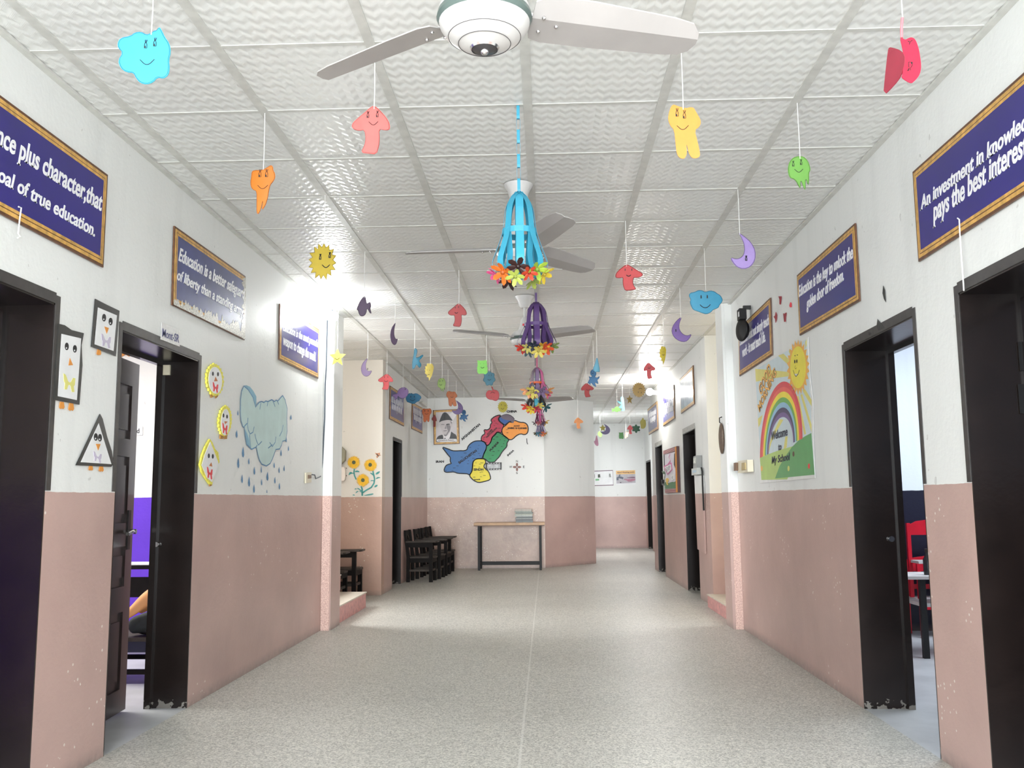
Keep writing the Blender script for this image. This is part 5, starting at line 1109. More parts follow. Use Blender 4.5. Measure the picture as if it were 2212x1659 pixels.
for k, (dx, dy) in enumerate(((0, -1), (1, 0), (0, 1), (-1, 0))):
    cx, cy = 1199, 934; ux, uy = dx, dy; vx, vy = -dy, dx
    part('petal', pg(PF, smooth_loop(z([(cx, cy), (cx+ux*20+vx*15, cy+uy*20+vy*15), (cx+ux*50+vx*8, cy+uy*50+vy*8), (cx+ux*50-vx*8, cy+uy*50-vy*8), (cx+ux*20-vx*15, cy+uy*20-vy*15)]), 2), 0, 0.0015), mat('brown_mural_paint', srgb(128, 84, 74), 0.5), t2)
for s, bl, br, tl in (('N', (1187, 879), (1210, 878), (1187, 852)), ('S', (1188, 1018), (1208, 1017), (1188, 992)), ('E', (1270, 945), (1290, 944), (1270, 918)), ('W', (1107, 946), (1140, 945), (1107, 920))):
    part('lettering', ptext(PF, s, *z([bl, br, tl]), off=0.0, bold=0.01), M_INK, t2)
# black framed strip at the map's edge
t = thing('legend_frame', 'small black framed grey strip overlapping the edge of the wall map', 'frame', PF.at(1066, 1016))
part('frame', pg(PF, z([(825, 882), (1015, 878), (1015, 966), (825, 972)]), 0.003, 0.012), M_BLACK, t)
part('inset', pg(PF, z([(842, 900), (1000, 897), (1000, 948), (842, 953)]), 0.015, 0.001), mat('mottled_grey', srgb(120, 124, 124), 0.3, var=0.6, scale=14), t)
g = G()
for k in range(5):
    for y in (889, 960): x = 850+k*32; pg(PF, z([(x, y-3), (x+20, y-4), (x+20, y+2), (x, y+3)]), 0.015, 0.0008, g)
part('dashes', g, M_PAPER, t)
single('wall_hook_mark', pline(PF, z([(1315, 592), (1318, 640), (1328, 662)]), 0.012, 0, 0.004), M_INK, 'thin dark bent nail on the far wall right of the map', 'nail')
# framed portrait
z = lambda p: zm(p, 930, 870, 16.59)
t = thing('framed_portrait', 'gold framed black and white portrait of a man in a dark cap', 'picture', PF.at(963, 960))
part('mount', pg(PF, z([(75, 245), (990, 215), (1075, 1490), (95, 1520)]), 0, 0.003), M_PAPER, t)
FR = z([(105, 280), (1000, 240), (1040, 1465), (130, 1500)])
part('frame', pg(PF, FR, 0.003, 0.012), M_GOLD, t)
part('frame_edge', pline(PF, FR, 0.018, 0.015, 0.003, closed=True), M_GOLDB, t)
part('print', pg(PF, z([(190, 345), (935, 315), (955, 1400), (205, 1420)]), 0.015, 0.0008), mat('portrait_pale_grey', srgb(212, 206, 208), 0.35), t)
M_SKIN1 = mat('portrait_face_grey', srgb(204, 196, 198), 0.4); M_SKIN2 = mat('portrait_shadow_grey', srgb(136, 130, 134), 0.4); M_DK = mat('portrait_dark', srgb(36, 36, 38), 0.4)
def pp(name, pts, m, off, sm=1): return part(name, pg(PF, z(smooth_loop(pts, sm) if sm else pts), off, 0.0006), m, t)
pp('cloth', [(800, 340), (640, 420), (760, 520), (740, 760), (860, 560), (930, 440), (935, 330)], mat('portrait_white', srgb(238, 234, 236), 0.4), 0.0158)
pp('collar', [(450, 1120), (560, 1230), (735, 1020), (760, 1080), (660, 1310), (470, 1310)], mat('portrait_white', srgb(238, 234, 236), 0.4), 0.0160)
pp('face', [(335, 700), (400, 650), (560, 625), (720, 640), (770, 700), (800, 760), (780, 860), (720, 900), (700, 1020), (620, 1110), (540, 1140), (460, 1110), (400, 1010), (360, 880), (330, 780)], M_SKIN1, 0.0166)
pp('cheek_shade', [(560, 800), (680, 790), (730, 850), (705, 1010), (620, 1110), (560, 1135), (640, 1020), (600, 940), (580, 880)], M_SKIN2, 0.0172)
pp('side_hair', [(715, 650), (770, 690), (775, 760), (735, 740)], M_SKIN2, 0.0172)
pp('hat', [(312, 720), (330, 640), (385, 500), (440, 385), (500, 345), (570, 355), (640, 420), (710, 520), (760, 590), (795, 630), (780, 655), (700, 625), (600, 622), (480, 640), (380, 670)], M_DK, 0.0178)
pp('hat_crease', [(500, 350), (525, 360), (520, 630), (500, 632)], M_INK, 0.0184, 0)
pp('eyebrow', [(380, 775), (440, 765), (510, 775), (505, 800), (440, 795), (385, 800)], M_SKIN2, 0.0178); pp('eyebrow', [(560, 775), (630, 752), (700, 762), (700, 790), (630, 790), (565, 810)], M_DK, 0.0178)
pp('nose_shade', [(545, 790), (560, 880), (585, 920), (545, 942), (500, 920), (530, 890)], M_SKIN2, 0.0178)
pp('mouth', [(455, 1010), (500, 995), (560, 990), (620, 1000), (560, 1025), (480, 1028)], M_SKIN2, 0.0178)
pp('neck_shade', [(480, 1135), (560, 1150), (640, 1080), (600, 1170), (540, 1215), (490, 1180)], M_SKIN2, 0.0172)
pp('jacket', [(205, 1330), (260, 1210), (350, 1165), (450, 1145), (470, 1310), (470, 1400), (205, 1420)], M_DK, 0.0172); pp('jacket', [(740, 1025), (800, 1080), (945, 1165), (955, 1400), (640, 1400), (690, 1260), (720, 1150)], M_DK, 0.0172)
pp('tie', [(500, 1280), (520, 1248), (545, 1280), (535, 1310), (505, 1310)], M_DK, 0.0172, 0)
pp('caption_band', [(215, 1370), (230, 1315), (300, 1305), (900, 1290), (945, 1310), (940, 1370), (900, 1390), (280, 1412)], M_PAPER, 0.0186)
part('lettering', ptext(PF, 'Quaid-e-Azam', *z([(285, 1385), (835, 1368), (283, 1325)]), off=0.0194, bold=0.01, shear=0.2), mat('maroon_print', srgb(96, 40, 52), 0.5), t)

single('tube_light', pg(PFL, [(903.7, 870), (908, 867.4), (917, 875), (916, 879.4)], 0, 0.05), M_WHITEP, 'short white light fitting on the far left wall above the cornermost board', 'lamp')
# ================================================================== TABLE AND NOTEBOOKS
M_TTOP = mat('light_brown_tabletop', srgb(178, 142, 104), 0.45, var=0.15, scale=10); M_TLEG = mat('dark_steel', srgb(26, 27, 29), 0.5, var=0.2, spec=0.25)
tx0, tx1, ty0, ty1, tz = -1.215, -0.035, 15.44, 15.92, 0.735
t = thing('work_table', 'narrow brown-topped table with dark metal legs against the far wall', 'table', ((tx0+tx1)/2, (ty0+ty1)/2, 0))
part('tabletop', G().box(tx0, tx1, ty0, ty1, tz, tz+0.045), M_TTOP, t)
part('edge_trim', G().box(tx0, tx1, ty0-0.002, ty0, tz-0.008, tz+0.004), mat('dark_edge', srgb(92, 62, 44), 0.5), t)
for x in (tx0+0.085, tx1-0.075):
    for y in (ty0+0.03, ty1-0.04): part('leg', G().box(x-0.02, x+0.02, y-0.02, y+0.02, 0, tz), M_TLEG, t)
part('stretcher', G().box(tx0+0.085, tx1-0.075, ty1-0.055, ty1-0.025, 0.06, 0.12), M_TLEG, t)
for x in (tx0+0.085, tx1-0.075): part('side_rail', G().box(x-0.015, x+0.015, ty0+0.05, ty1-0.06, 0.09, 0.12), M_TLEG, t)
zz = tz+0.045; rr = random.Random(11)
BK = [((96, 104, 106), 0.034), ((72, 76, 82), 0.018), ((126, 132, 130), 0.022), ((70, 80, 82), 0.02), ((158, 164, 158), 0.03), ((150, 156, 142), 0.018), ((106, 116, 112), 0.02), ((130, 140, 132), 0.024), ((176, 168, 158), 0.03)]
WH = ['lowest notebook of the pile, resting on the narrow table', 'thin dark grey notebook, second from the bottom of the pile', 'pale grey notebook, third from the bottom of the pile', 'dark slate notebook, fourth from the bottom of the pile', 'thick whitish notebook, in the middle of the pile', 'thin greenish notebook, fourth from the top of the pile', 'grey-green notebook, third from the top of the pile', 'pale green notebook, just under the topmost one', 'beige-grey notebook, topmost of the pile on the table']
for k, ((c, th), lab) in enumerate(zip(BK, WH)):
    cx = -0.375 + (rr.random()-.5)*0.03; w = 0.27+rr.random()*0.03; a = (rr.random()-.5)*0.1; loc = Vector((cx, 15.66, zz))
    t = thing('notebook', lab, 'notebook', loc, 'pile of notebooks on the narrow table'); ca, sa = math.cos(a), math.sin(a)
    def rb(x0, x1, y0, y1, z0, z1):
        g = G().box(x0, x1, y0, y1, z0, z1); g.v = [loc + Vector((v.x*ca-v.y*sa, v.x*sa+v.y*ca, v.z)) for v in g.v]; return g
    m = mat('cover_%d' % k, srgb(*c), 0.45, var=0.15, scale=20)
    part('pages', rb(-w/2+0.004, w/2-0.004, -0.096, 0.098, 0.002, th-0.002), M_PAPER, t)
    g = rb(-w/2, w/2, -0.1, 0.1, 0, 0.003); h_ = rb(-w/2, w/2, -0.1, 0.1, th-0.003, th); g.add(h_.v, h_.f); part('cover', g, m, t)
    part('spine', rb(-w/2, w/2, -0.104, -0.1, 0, th), m, t); zz += th+0.0005

# ================================================================== TABLET-ARM SCHOOL CHAIRS
def arm_chair(label):
    t = thing('school_chair', label, 'chair', (0, 0, 0), 'dark wooden chairs with writing arms'); D, Wd, s = 0.36, 0.32, 0.04
    sh = 0.36
    part('seat', G().prism([(-0.01, -Wd/2, sh-0.022), (D*.9, -Wd/2, sh-0.022), (D+0.03, -Wd/4, sh-0.022), (D+0.03, Wd/4, sh-0.022), (D*.95, Wd/2, sh-0.022), (-0.01, Wd/2, sh-0.022)], (0, 0, 0.022)), M_SEAT, t)
    part('apron', G().box(0.0, D, -Wd/2+0.01, -Wd/2+0.03, sh-0.085, sh-0.022).box(0, D, Wd/2-0.03, Wd/2-0.01, sh-0.085, sh-0.022).box(D-0.02, D, -Wd/2+0.03, Wd/2-0.03, sh-0.085, sh-0.022), M_WOOD, t)
    for y, top in ((-Wd/2, 0.56), (Wd/2, sh-0.022)): part('leg', G().box(D-0.05, D, y-(0.02 if y < 0 else 0.02), y+0.02, 0, top), M_WOOD, t)
    for y in (-Wd/2, Wd/2): part('leg', G().prism([(-0.02, y-0.02, 0), (0.025, y-0.02, 0), (0.025, y-0.02, sh), (-0.03, y-0.02, 0.735), (-0.065, y-0.02, 0.735), (-0.02, y-0.02, sh)], (0, 0.04, 0)), M_WOOD, t)
    def slat(z0, z1): return G().prism([(-0.022-(z0-sh)*.13, -Wd/2, z0), (0.0-(z0-sh)*.13, -Wd/2, z0), (0.0-(z1-sh)*.13, -Wd/2, z1), (-0.022-(z1-sh)*.13, -Wd/2, z1)], (0, Wd, 0))
    part('backrest', slat(0.655, 0.73), M_WOOD, t); part('back_slat', slat(0.57, 0.6), M_WOOD, t)
    for y in (-0.05, 0.05): part('back_spindle', G().bar((-0.044, y, 0.6), (-0.052, y, 0.655), 0.02), M_WOOD, t)
    for y in (-Wd/2, Wd/2): part('stretcher', G().box(0.02, D-0.05, y-0.01, y+0.01, 0.15, 0.18), M_SEAT, t)
    part('stretcher', G().box(D-0.035, D-0.012, -Wd/2+0.02, Wd/2-0.02, 0.15, 0.18), M_SEAT, t)
    part('arm_rail', G().box(-0.02, D-0.05, -Wd/2-0.015, -Wd/2+0.015, 0.49, 0.56), M_WOOD, t)
    part('writing_tablet', G().prism([(-0.03, -Wd/2-0.03, 0.56), (0.1, -Wd/2-0.03, 0.56), (D+0.05, -Wd/2-0.06, 0.56), (D+0.07, -Wd/2+0.0, 0.56), (D+0.06, Wd/2-0.1, 0.56), (0.16, Wd/2-0.12, 0.56), (0.08, -Wd/2+0.04, 0.56), (-0.03, -Wd/2+0.03, 0.56)], (0, 0, 0.02)), M_SEAT, t)
    return t
ch0 = arm_chair('dark wooden writing-arm chair nearest the dark far left doorway')
spots = [(-2.02+0.03, 13.52, -0.06), (-1.93, 14.06, -0.08), (-1.9, 14.62, -0.05), (-1.9, 15.2, -0.06)]
labs = [None, 'dark wooden writing-arm chair, second of the row from the doorway', 'dark wooden writing-arm chair, third of the row from the doorway', 'dark wooden writing-arm chair in the far left corner, last of the row']
for k, (x, y, a) in enumerate(spots):
    o = ch0 if k == 0 else copy_tree(ch0); o.location = (x, y, 0); o.rotation_euler = (0, 0, a)
    if labs[k]: o['label'] = labs[k]
for (x, y, a), lab in zip(((-2.72, 10.78, -0.05), (-2.64, 11.27, -0.02)), ('writing-arm chair stored behind the pink stair steps, nearer one', 'writing-arm chair stored behind the steps, against the sunflower wall')):
    o = copy_tree(ch0); o.location = (x, y, 0); o.rotation_euler = (0, 0, a); o['label'] = lab; o['group'] = 'chairs stored behind the stair'

# ================================================================== SUNFLOWER WALL
z = lambda p: zm(p, 690, 930, 11.06)
t = thing('sunflower_mural', 'three yellow sunflowers painted on the stair wall', 'mural', PS.at(786, 1070)); M_STEM = mat('teal_mural_paint', srgb(58, 150, 146), 0.5, var=0.15, scale=20); M_SF = mat('sunflower_yellow', srgb(240, 186, 22), 0.5, var=0.12, scale=30); M_SFC = mat('sunflower_centre', srgb(78, 88, 52), 0.5, var=0.3, scale=60)
for l, w in (([(838, 910), (825, 1000), (840, 1080), (880, 1170)], .016), ([(1275, 960), (1300, 1060), (1320, 1160), (1305, 1260), (1240, 1360), (1130, 1420), (1030, 1490)], .018), ([(1000, 1330), (1022, 1400), (1025, 1560)], .02), ([(1020, 1450), (950, 1400), (910, 1380)], .012), ([(1020, 1480), (960, 1440)], .01), ([(830, 1030), (790, 1020)], .01), ([(1310, 1200), (1260, 1195)], .01), ([(1305, 1080), (1250, 1040)], .01)):
    part('stem', pline(PS, z(l), w, 0, 0.001), M_STEM, t)
for l in ([(840, 990), (880, 955), (930, 955), (970, 1000), (920, 990), (870, 995)], [(815, 1030), (760, 985), (715, 1000), (692, 1080), (730, 1050), (780, 1030)], [(1300, 1050), (1250, 1050), (1200, 1010), (1240, 1010), (1280, 1030)], [(1340, 1050), (1360, 1000), (1455, 965), (1430, 1020), (1380, 1050)], [(1340, 1160), (1380, 1115), (1430, 1110), (1470, 1130), (1410, 1140), (1370, 1160)], [(1280, 1190), (1240, 1180), (1218, 1220), (1250, 1205)], [(1310, 1350), (1340, 1300), (1400, 1295), (1380, 1340), (1330, 1360)], [(910, 1395), (860, 1380), (830, 1410), (870, 1405)], [(950, 1440), (890, 1450), (858, 1505), (900, 1480)], [(790, 1535), (830, 1525), (860, 1550), (800, 1552)], [(1050, 1550), (1150, 1525), (1280, 1500), (1300, 1520), (1240, 1540), (1100, 1556)]):
    part('leaf', pg(PS, z(smooth_loop(l, 1)), 0.0008, 0.0008), M_STEM, t)
for k, (cx, cy) in enumerate(((823, 762), (1222, 828), (1040, 1190))):
    pts = ring_pts(cx, cy, 146, 146, 56, 0.13, 20+k); fl = part('flower_head', pg(PS, z(pts), 0.0012, 0.001), M_SF, t); c_ = ((823, 762), (1215, 820), (1040, 1187))[k]
    part('flower_center', pell(PS, *z([c_])[0], 4.0, 4.2, 0.0022, 0.001, 18), M_SFC, fl)
t = thing('butterfly_sticker', 'small orange and brown butterfly sticker above the sunflowers', 'sticker', PS.at(817, 989))
part('wings', pg(PS, z([(1330, 530), (1370, 545), (1395, 540), (1455, 530), (1440, 570), (1475, 595), (1420, 605), (1400, 640), (1375, 662), (1360, 620), (1375, 590), (1345, 565)]), 0, 0.003), mat('butterfly_orange', srgb(200, 140, 104), 0.5, var=0.4, scale=60), t)
part('body', pline(PS, z([(1365, 555), (1400, 600), (1425, 610)]), 0.014, 0.003, 0.002), M_GOLDB, t)
t = thing('breaker_box', 'olive grey electrical box on the stair wall, half behind the pier', 'electrical box', PS.at(728, 1006))
M_OL = mat('olive_grey_enamel', srgb(150, 146, 122), 0.45)
part('case', pg(PS, smooth_loop(z([(180, 370), (645, 370), (635, 832), (180, 840)]), 1), 0, 0.09), M_OL, t)
dr = part('door', pg(PS, z([(245, 440), (572, 438), (555, 765), (245, 772)]), 0.09, 0.012), M_OL, t)
part('door_line', pline(PS, z([(245, 440), (572, 438), (555, 765), (245, 772)]), 0.012, 0.102, 0.002, closed=True), M_BAND, dr)
part('window', pg(PS, smooth_loop(z([(300, 495), (495, 495), (488, 710), (300, 715)]), 1), 0.102, 0.006), mat('grey_window', srgb(140, 134, 124), 0.25), dr); part('window_rim', pline(PS, smooth_loop(z([(300, 495), (495, 495), (488, 710), (300, 715)]), 1), 0.014, 0.104, 0.006, closed=True), M_BAND, dr)
t = thing('junction_cover', 'rounded white cover plate below the olive electrical box', 'electrical box', PS.at(728, 1040))
part('cover', pg(PS, smooth_loop(z([(180, 868), (560, 868), (632, 880), (636, 1180), (570, 1212), (180, 1215)]), 1), 0, 0.05), mat('warm_white_plastic', srgb(240, 228, 218), 0.4), t)
for x, y in ((648, 900), (650, 1078), (465, 1215)): part('screw_mark', pell(PS, *z([(x, y)])[0], 0.9, 1.2, 0, 0.006, 10), mat('rust_mark', srgb(120, 60, 54), 0.6), t)

# ================================================================== FAR RIGHT WALL FITTINGS
z = lambda p: zm(p, 1400, 940, 9.22)
t = thing('notice_board', 'colourful framed notice board with striped ends on the far right wall', 'notice board', PFR.at(1453, 1064))
out = z([(350, 312), (622, 216), (652, 1140), (395, 1158)])
part('backing', pg(PFR, out, 0, 0.03), mat('dark_maroon_board', srgb(72, 34, 34), 0.5), t)
part('paper_field', pg(PFR, z([(375, 385), (592, 330), (610, 1065), (392, 1075)]), 0.03, 0.002), mat('white_lilac_paper', srgb(226, 222, 232), 0.5), t)
part('orange_side', pg(PFR, z([(592, 235), (612, 226), (638, 1135), (612, 1138)]), 0.03, 0.006), M_ORA, t)
M_STR = mat('maroon_stripe', srgb(140, 44, 58), 0.5); M_STW = mat('pale_stripe', srgb(226, 190, 188), 0.5)
for (x0, x1, ya, yb, h, n) in ((352, 600, 316, 238, 72, 4), (388, 630, 1078, 1066, 74, 4)):
    part('striped_band', pg(PFR, z([(x0, ya), (x1, yb), (x1+2, yb+h), (x0+2, ya+h)]), 0.03, 0.004), M_STR, t)
    for k in range(n): y = ya+h*(k+.55)/n; y2 = yb+h*(k+.55)/n; part('pale_stripe', pg(PFR, z([(x0, y), (x1, y2), (x1, y2+6), (x0, y+6)]), 0.034, 0.001), M_STW, t)
part('grass', pg(PFR, z([(385, 945), (420, 925), (450, 960), (500, 940), (540, 930), (580, 935), (608, 910), (612, 1060), (392, 1070)]), 0.033, 0.002), mat('paper_grass', srgb(62, 120, 72), 0.5, var=0.25, scale=40), t)
part('pink_sign', pg(PFR, z([(362, 620), (520, 545), (540, 690), (445, 790)]), 0.034, 0.004), mat('pink_paper', srgb(214, 108, 166), 0.5), t); part('sign_paper', pg(PFR, z([(385, 635), (512, 575), (525, 680), (450, 760)]), 0.038, 0.001), M_PAPER, t)
part('lettering', ptext(PFR, 'EXP', *z([(425, 725), (510, 672), (412, 655)]), off=0.039, bold=0.0), M_PINGREY, t)
part('pink_ribbon', pline(PFR, z([(445, 590), (500, 510), (470, 440), (490, 380)]), 0.02, 0.034, 0.003), mat('pink_paper', srgb(214, 108, 166), 0.5), t)
part('green_leaf', pg(PFR, smooth_loop(z([(322, 715), (360, 715), (398, 745), (395, 770), (370, 780), (345, 760)]), 1), 0.034, 0.004), mat('dark_green_paper', srgb(60, 92, 60), 0.5), t); part('stem', pline(PFR, z([(390, 770), (378, 860), (385, 1000)]), 0.02, 0.034, 0.003), mat('dark_green_paper', srgb(60, 92, 60), 0.5), t)
part('yellow_flower', pg(PFR, smooth_loop(z([(405, 880), (430, 850), (465, 860), (468, 900), (440, 950), (465, 990), (430, 995), (418, 940)]), 1), 0.035, 0.004), mat('paper_gold', srgb(230, 190, 84), 0.5), t)
part('speech_card', pg(PFR, z([(515, 800), (580, 770), (585, 870), (520, 905)]), 0.035, 0.003), M_PAPER, t); part('lettering', ptext(PFR, 'C', *z([(535, 868), (562, 855), (535, 825)]), off=0.038), M_PINGREY, t)
part('dark_side', pg(PFR, z([(360, 395), (378, 390), (384, 600), (366, 615)]), 0.033, 0.002), M_BLACK, t); part('dark_side', pg(PFR, z([(575, 380), (592, 350), (598, 660), (570, 590)]), 0.033, 0.002), M_BLACK, t)
single('door_latch', pg(PFR, z([(305, 890), (322, 885), (322, 960), (330, 1000), (312, 990)]), 0, 0.03), M_BLACK, 'small black latch between far door and notice board', 'latch')
t = thing('meter_box', 'grey electric meter with glass window above a flush cover panel', 'electric meter', PFR.at(1515, 1071))
part('window_case', pg(PFR, z([(1012, 425), (1078, 400), (1080, 660), (1008, 668)]), 0, 0.06), mat('meter_grey', srgb(150, 152, 150), 0.35), t); part('window', pg(PFR, z([(1022, 450), (1060, 440), (1062, 560), (1022, 570)]), 0.06, 0.004), mat('meter_glass', srgb(206, 208, 196), 0.15), t)
part('body', pg(PFR, z([(990, 668), (1100, 648), (1112, 780), (992, 800)]), 0, 0.07), mat('meter_pale', srgb(196, 200, 196), 0.4), t); part('label', pg(PFR, z([(1015, 700), (1090, 690), (1092, 740), (1015, 750)]), 0.07, 0.002), mat('pale_blue_label', srgb(176, 200, 214), 0.4), t)
part('conduit', G().tube([PFR.at(*p, 0.02) for p in z([(1105, 650), (1122, 720), (1130, 1000), (1135, 1120), (1152, 1500)])], 0.01, 8), M_BLACK, t, True)
st = struct('trim_11', pg(PFR, zm([(1504, 1027), (1522, 1027), (1527, 1196), (1511, 1186)], 0, 0, 1), 0, 0.02), M_WALL)

# posters at the end of the hall
z = lambda p: zm(p, 1275, 1000, 18.43)
t = thing('wall_poster', 'white poster with small pictures at the hall end, left one', 'poster', PE.at(1300, 1048)); c = [(-380, 345), (895, 300), (920, 880), (-360, 915)]
part('sheet', pg(PE, z(c), 0, 0.003), M_PAPER, t); part('border', pline(PE, z(c), 0.018, 0.003, 0.001, closed=True), mat('plum_print', srgb(104, 74, 90), 0.5), t)
part('picture', pg(PE, z([(300, 460), (385, 445), (405, 575), (305, 590)]), 0.003, 0.001), mat('dark_picture', srgb(70, 74, 66), 0.5, var=0.5, scale=30), t); part('picture', pg(PE, z([(150, 450), (180, 450), (185, 590), (150, 590)]), 0.003, 0.001), M_BLACK, t); part('picture', pg(PE, z([(745, 430), (800, 425), (830, 565), (745, 575)]), 0.003, 0.001), mat('grey_picture', srgb(150, 152, 150), 0.5, var=0.4, scale=30), t); part('picture', pg(PE, z([(205, 635), (350, 625), (355, 700), (210, 710)]), 0.003, 0.001), mat('green_picture', srgb(120, 180, 130), 0.5), t)
t = thing('wall_poster', 'orange-topped hand washing poster at the hall end, right one', 'poster', PE.at(1352, 1047)); c = [(1020, 312), (1785, 285), (1808, 792), (1045, 822)]
part('sheet', pg(PE, z([(1000, 300), (1800, 270), (1825, 850), (1030, 880)]), 0, 0.002), M_PAPER, t); part('photo', pg(PE, z(c), 0.002, 0.001), mat('poster_grey', srgb(176, 172, 178), 0.45, var=0.15, scale=10), t)
part('title_band', pg(PE, z([(1020, 312), (1785, 285), (1790, 440), (1030, 455)]), 0.003, 0.001), mat('poster_orange', srgb(226, 184, 120), 0.45), t)
part('lettering', ptext(PE, 'Hand Washing point', *z([(1070, 425), (1760, 400), (1066, 362)]), off=0.004, bold=0.03, shear=0.15), mat('maroon_print', srgb(96, 40, 52), 0.5), t)
part('tap', pline(PE, z([(1090, 690), (1085, 600), (1150, 570), (1250, 590), (1310, 620)]), 0.05, 0.003, 0.001), mat('tap_grey', srgb(84, 92, 108), 0.4), t); part('tap', pline(PE, z([(1160, 560), (1165, 480), (1200, 480)]), 0.03, 0.003, 0.001), mat('tap_grey', srgb(84, 92, 108), 0.4), t)
part('hands', pg(PE, smooth_loop(z([(1320, 640), (1450, 640), (1620, 630), (1795, 620), (1798, 690), (1650, 740), (1500, 750), (1440, 690), (1360, 680)]), 1), 0.003, 0.001), mat('hand_pink', srgb(170, 116, 134), 0.5, var=0.2, scale=20), t); part('hands', pg(PE, smooth_loop(z([(1440, 580), (1560, 570), (1700, 550), (1790, 560), (1790, 600), (1620, 600), (1480, 600)]), 1), 0.003, 0.001), mat('hand_shadow', srgb(120, 76, 98), 0.5), t)
part('drain', pell(PE, *z([(1210, 780)])[0], 1.6, 0.9, 0.003, 0.001, 12), M_BLACK, t)

# ================================================================== RIGHT CLASSROOM: STACKED RED CHAIRS, DARK DESK
M_RED = mat('red_chair_paint', srgb(196, 22, 44), 0.35, var=0.12); M_PALE = mat('pale_worn_board', srgb(196, 192, 190), 0.5, var=0.15)
def red_chair(label, z0, x, y, d=0.32):
    t = thing('red_chair', label, 'chair', (x, y, z0), 'red chairs stacked in the right classroom'); s = 0.03; w, sh = 0.34, 0.31
    def B(*a): g = G().box(*a); g.v = [Vector((x+v.x, y+v.y, z0+v.z)) for v in g.v]; return g
    part('seat', B(-w/2, w/2, -d/2, d/2, sh-0.02, sh), M_PALE, t)
    for sx in (-1, 1):
        part('leg', B(sx*w/2-s/2, sx*w/2+s/2, -d/2, -d/2+s, 0, sh-0.02), M_RED, t); part('leg', B(sx*w/2-s/2, sx*w/2+s/2, d/2-s, d/2, 0, 0.62), M_RED, t)
    part('apron', B(-w/2, w/2, -d/2+0.002, -d/2+0.02, sh-0.08, sh-0.02), M_RED, t)
    g = G().prism([(x-w/2, y+d/2-0.025, z0+0.52), (x+w/2, y+d/2-0.025, z0+0.52), (x+w/2, y+d/2-0.025, z0+0.6), (x+w*.3, y+d/2-0.025, z0+0.635), (x, y+d/2-0.025, z0+0.648), (x-w*.3, y+d/2-0.025, z0+0.635), (x-w/2, y+d/2-0.025, z0+0.6)], (0, 0.02, 0)); part('top_rail', g, M_RED, t)
    if z0 == 0: part('back_slat', B(-w/2, w/2, d/2-0.022, d/2-0.006, 0.37, 0.41), M_RED, t)
    return t
rx, ry = PG.at(1958, 1366).x+0.18, 8.02
red_chair('red wooden chair standing on the floor, lower of the stack', 0.0, rx, ry)
red_chair('red wooden chair stacked on top of another one', 0.311, rx+0.005, ry-0.03, 0.2)
ds = ony = PYat(6.9).at(1957, 1247)
t = thing('classroom_desk', 'dark desk with pale top inside the right classroom', 'desk', (ds.x+0.35, 7.1, 0)); x0 = ds.x
part('desktop', G().prism([(x0, 6.88, 0.56), (x0+0.7, 6.88, 0.56), (x0+0.7, 7.3, 0.56), (x0+0.1, 7.3, 0.56)], (0, 0, 0.022)), M_PALE, t)
lx = PYat(6.9).at(1996, 1300).x
for x, y in ((lx, 6.92), (x0+0.66, 6.92), (lx, 7.26), (x0+0.66, 7.26)): part('leg', G().box(x-0.02, x+0.02, y-0.02, y+0.02, 0, 0.56), M_BLACK, t)
part('shelf', G().box(lx, x0+0.66, 6.93, 7.25, 0.36, 0.385), M_PALE, t)
t = thing('bottle', 'dark bottle on the pale desk in the right classroom', 'bottle', (x0+0.21, 7.02, 0.582)); b_ = Vector((x0+0.21, 7.02, 0.582))
part('body', G().lathe([(0.03, 0), (0.032, 0.02), (0.032, 0.11), (0.014, 0.15), (0.014, 0.17)], b_, 16), mat('dark_bottle', srgb(30, 34, 40), 0.2), t, True); part('cap', G().lathe([(0.017, 0.165), (0.017, 0.19)], b_, 16), M_BLACK, t)

# ================================================================== LEFT CLASSROOM: BENCH, DESK, SEATED PERSON, BUNTING
px_ = lambda x, y, Y: PYat(Y).at(x, y)
t = thing('classroom_desk', 'dark desk with papers inside the left classroom', 'desk', (-3.0, 7.2, 0))
part('desktop', G().box(-3.6, -2.5, 7.0, 7.4, 0.66, 0.69), M_WOOD, t); part('front_board', G().box(-3.6, -2.5, 7.02, 7.04, 0.45, 0.6), M_WOOD, t)
for x in (-3.55, -2.55):
    for y in (7.05, 7.35): part('leg', G().box(x-0.02, x+0.02, y-0.02, y+0.02, 0, 0.66), M_WOOD, t)
single('paper_sheets', G().box(-3.5, -2.75, 7.02, 7.3, 0.6905, 0.698), M_PAPER, 'white papers lying on the dark desk in the left classroom', 'papers')
t = thing('classroom_bench', 'low bench with pale seat inside the left classroom', 'bench', (-2.9, 6.15, 0))
part('seat', G().box(-3.4, -2.35, 6.02, 6.42, 0.27, 0.295), M_SEAT, t); part('front_board', G().box(-3.4, -2.35, 6.03, 6.05, 0.2, 0.268), mat('navy_board', srgb(28, 28, 50), 0.4), t)
for x in (-3.36, -2.45):
    for y in (6.05, 6.39): part('leg', G().box(x-0.02, x+0.02, y-0.018, y+0.018, 0, 0.27), M_WOOD, t)
for y, z_ in ((6.05, .06), (6.39, .1)): part('foot_rail', G().box(-3.36, -2.45, y-.015, y+.015, z_, z_+.03), M_WOOD, t)
single('exercise_book', G().box(-2.99, -2.885, 6.05, 6.2, 0.2955, 0.305), M_REDP, 'thin red book lying on the low bench in the left classroom', 'book')
t = thing('paper_sign', 'small white paper sign on the left classroom wall', 'sign', px_(303, 942, 8.29))
PRm = Plane(1, 8.3, -1)
part('sheet', pg(PRm, [(262, 924), (309, 921), (309, 940), (262, 943)], 0, 0.003), M_PAPER, t); part('lettering', ptext(PRm, 'd', (296, 936), (302, 935.6), (296, 926), off=0.003), M_INK, t)
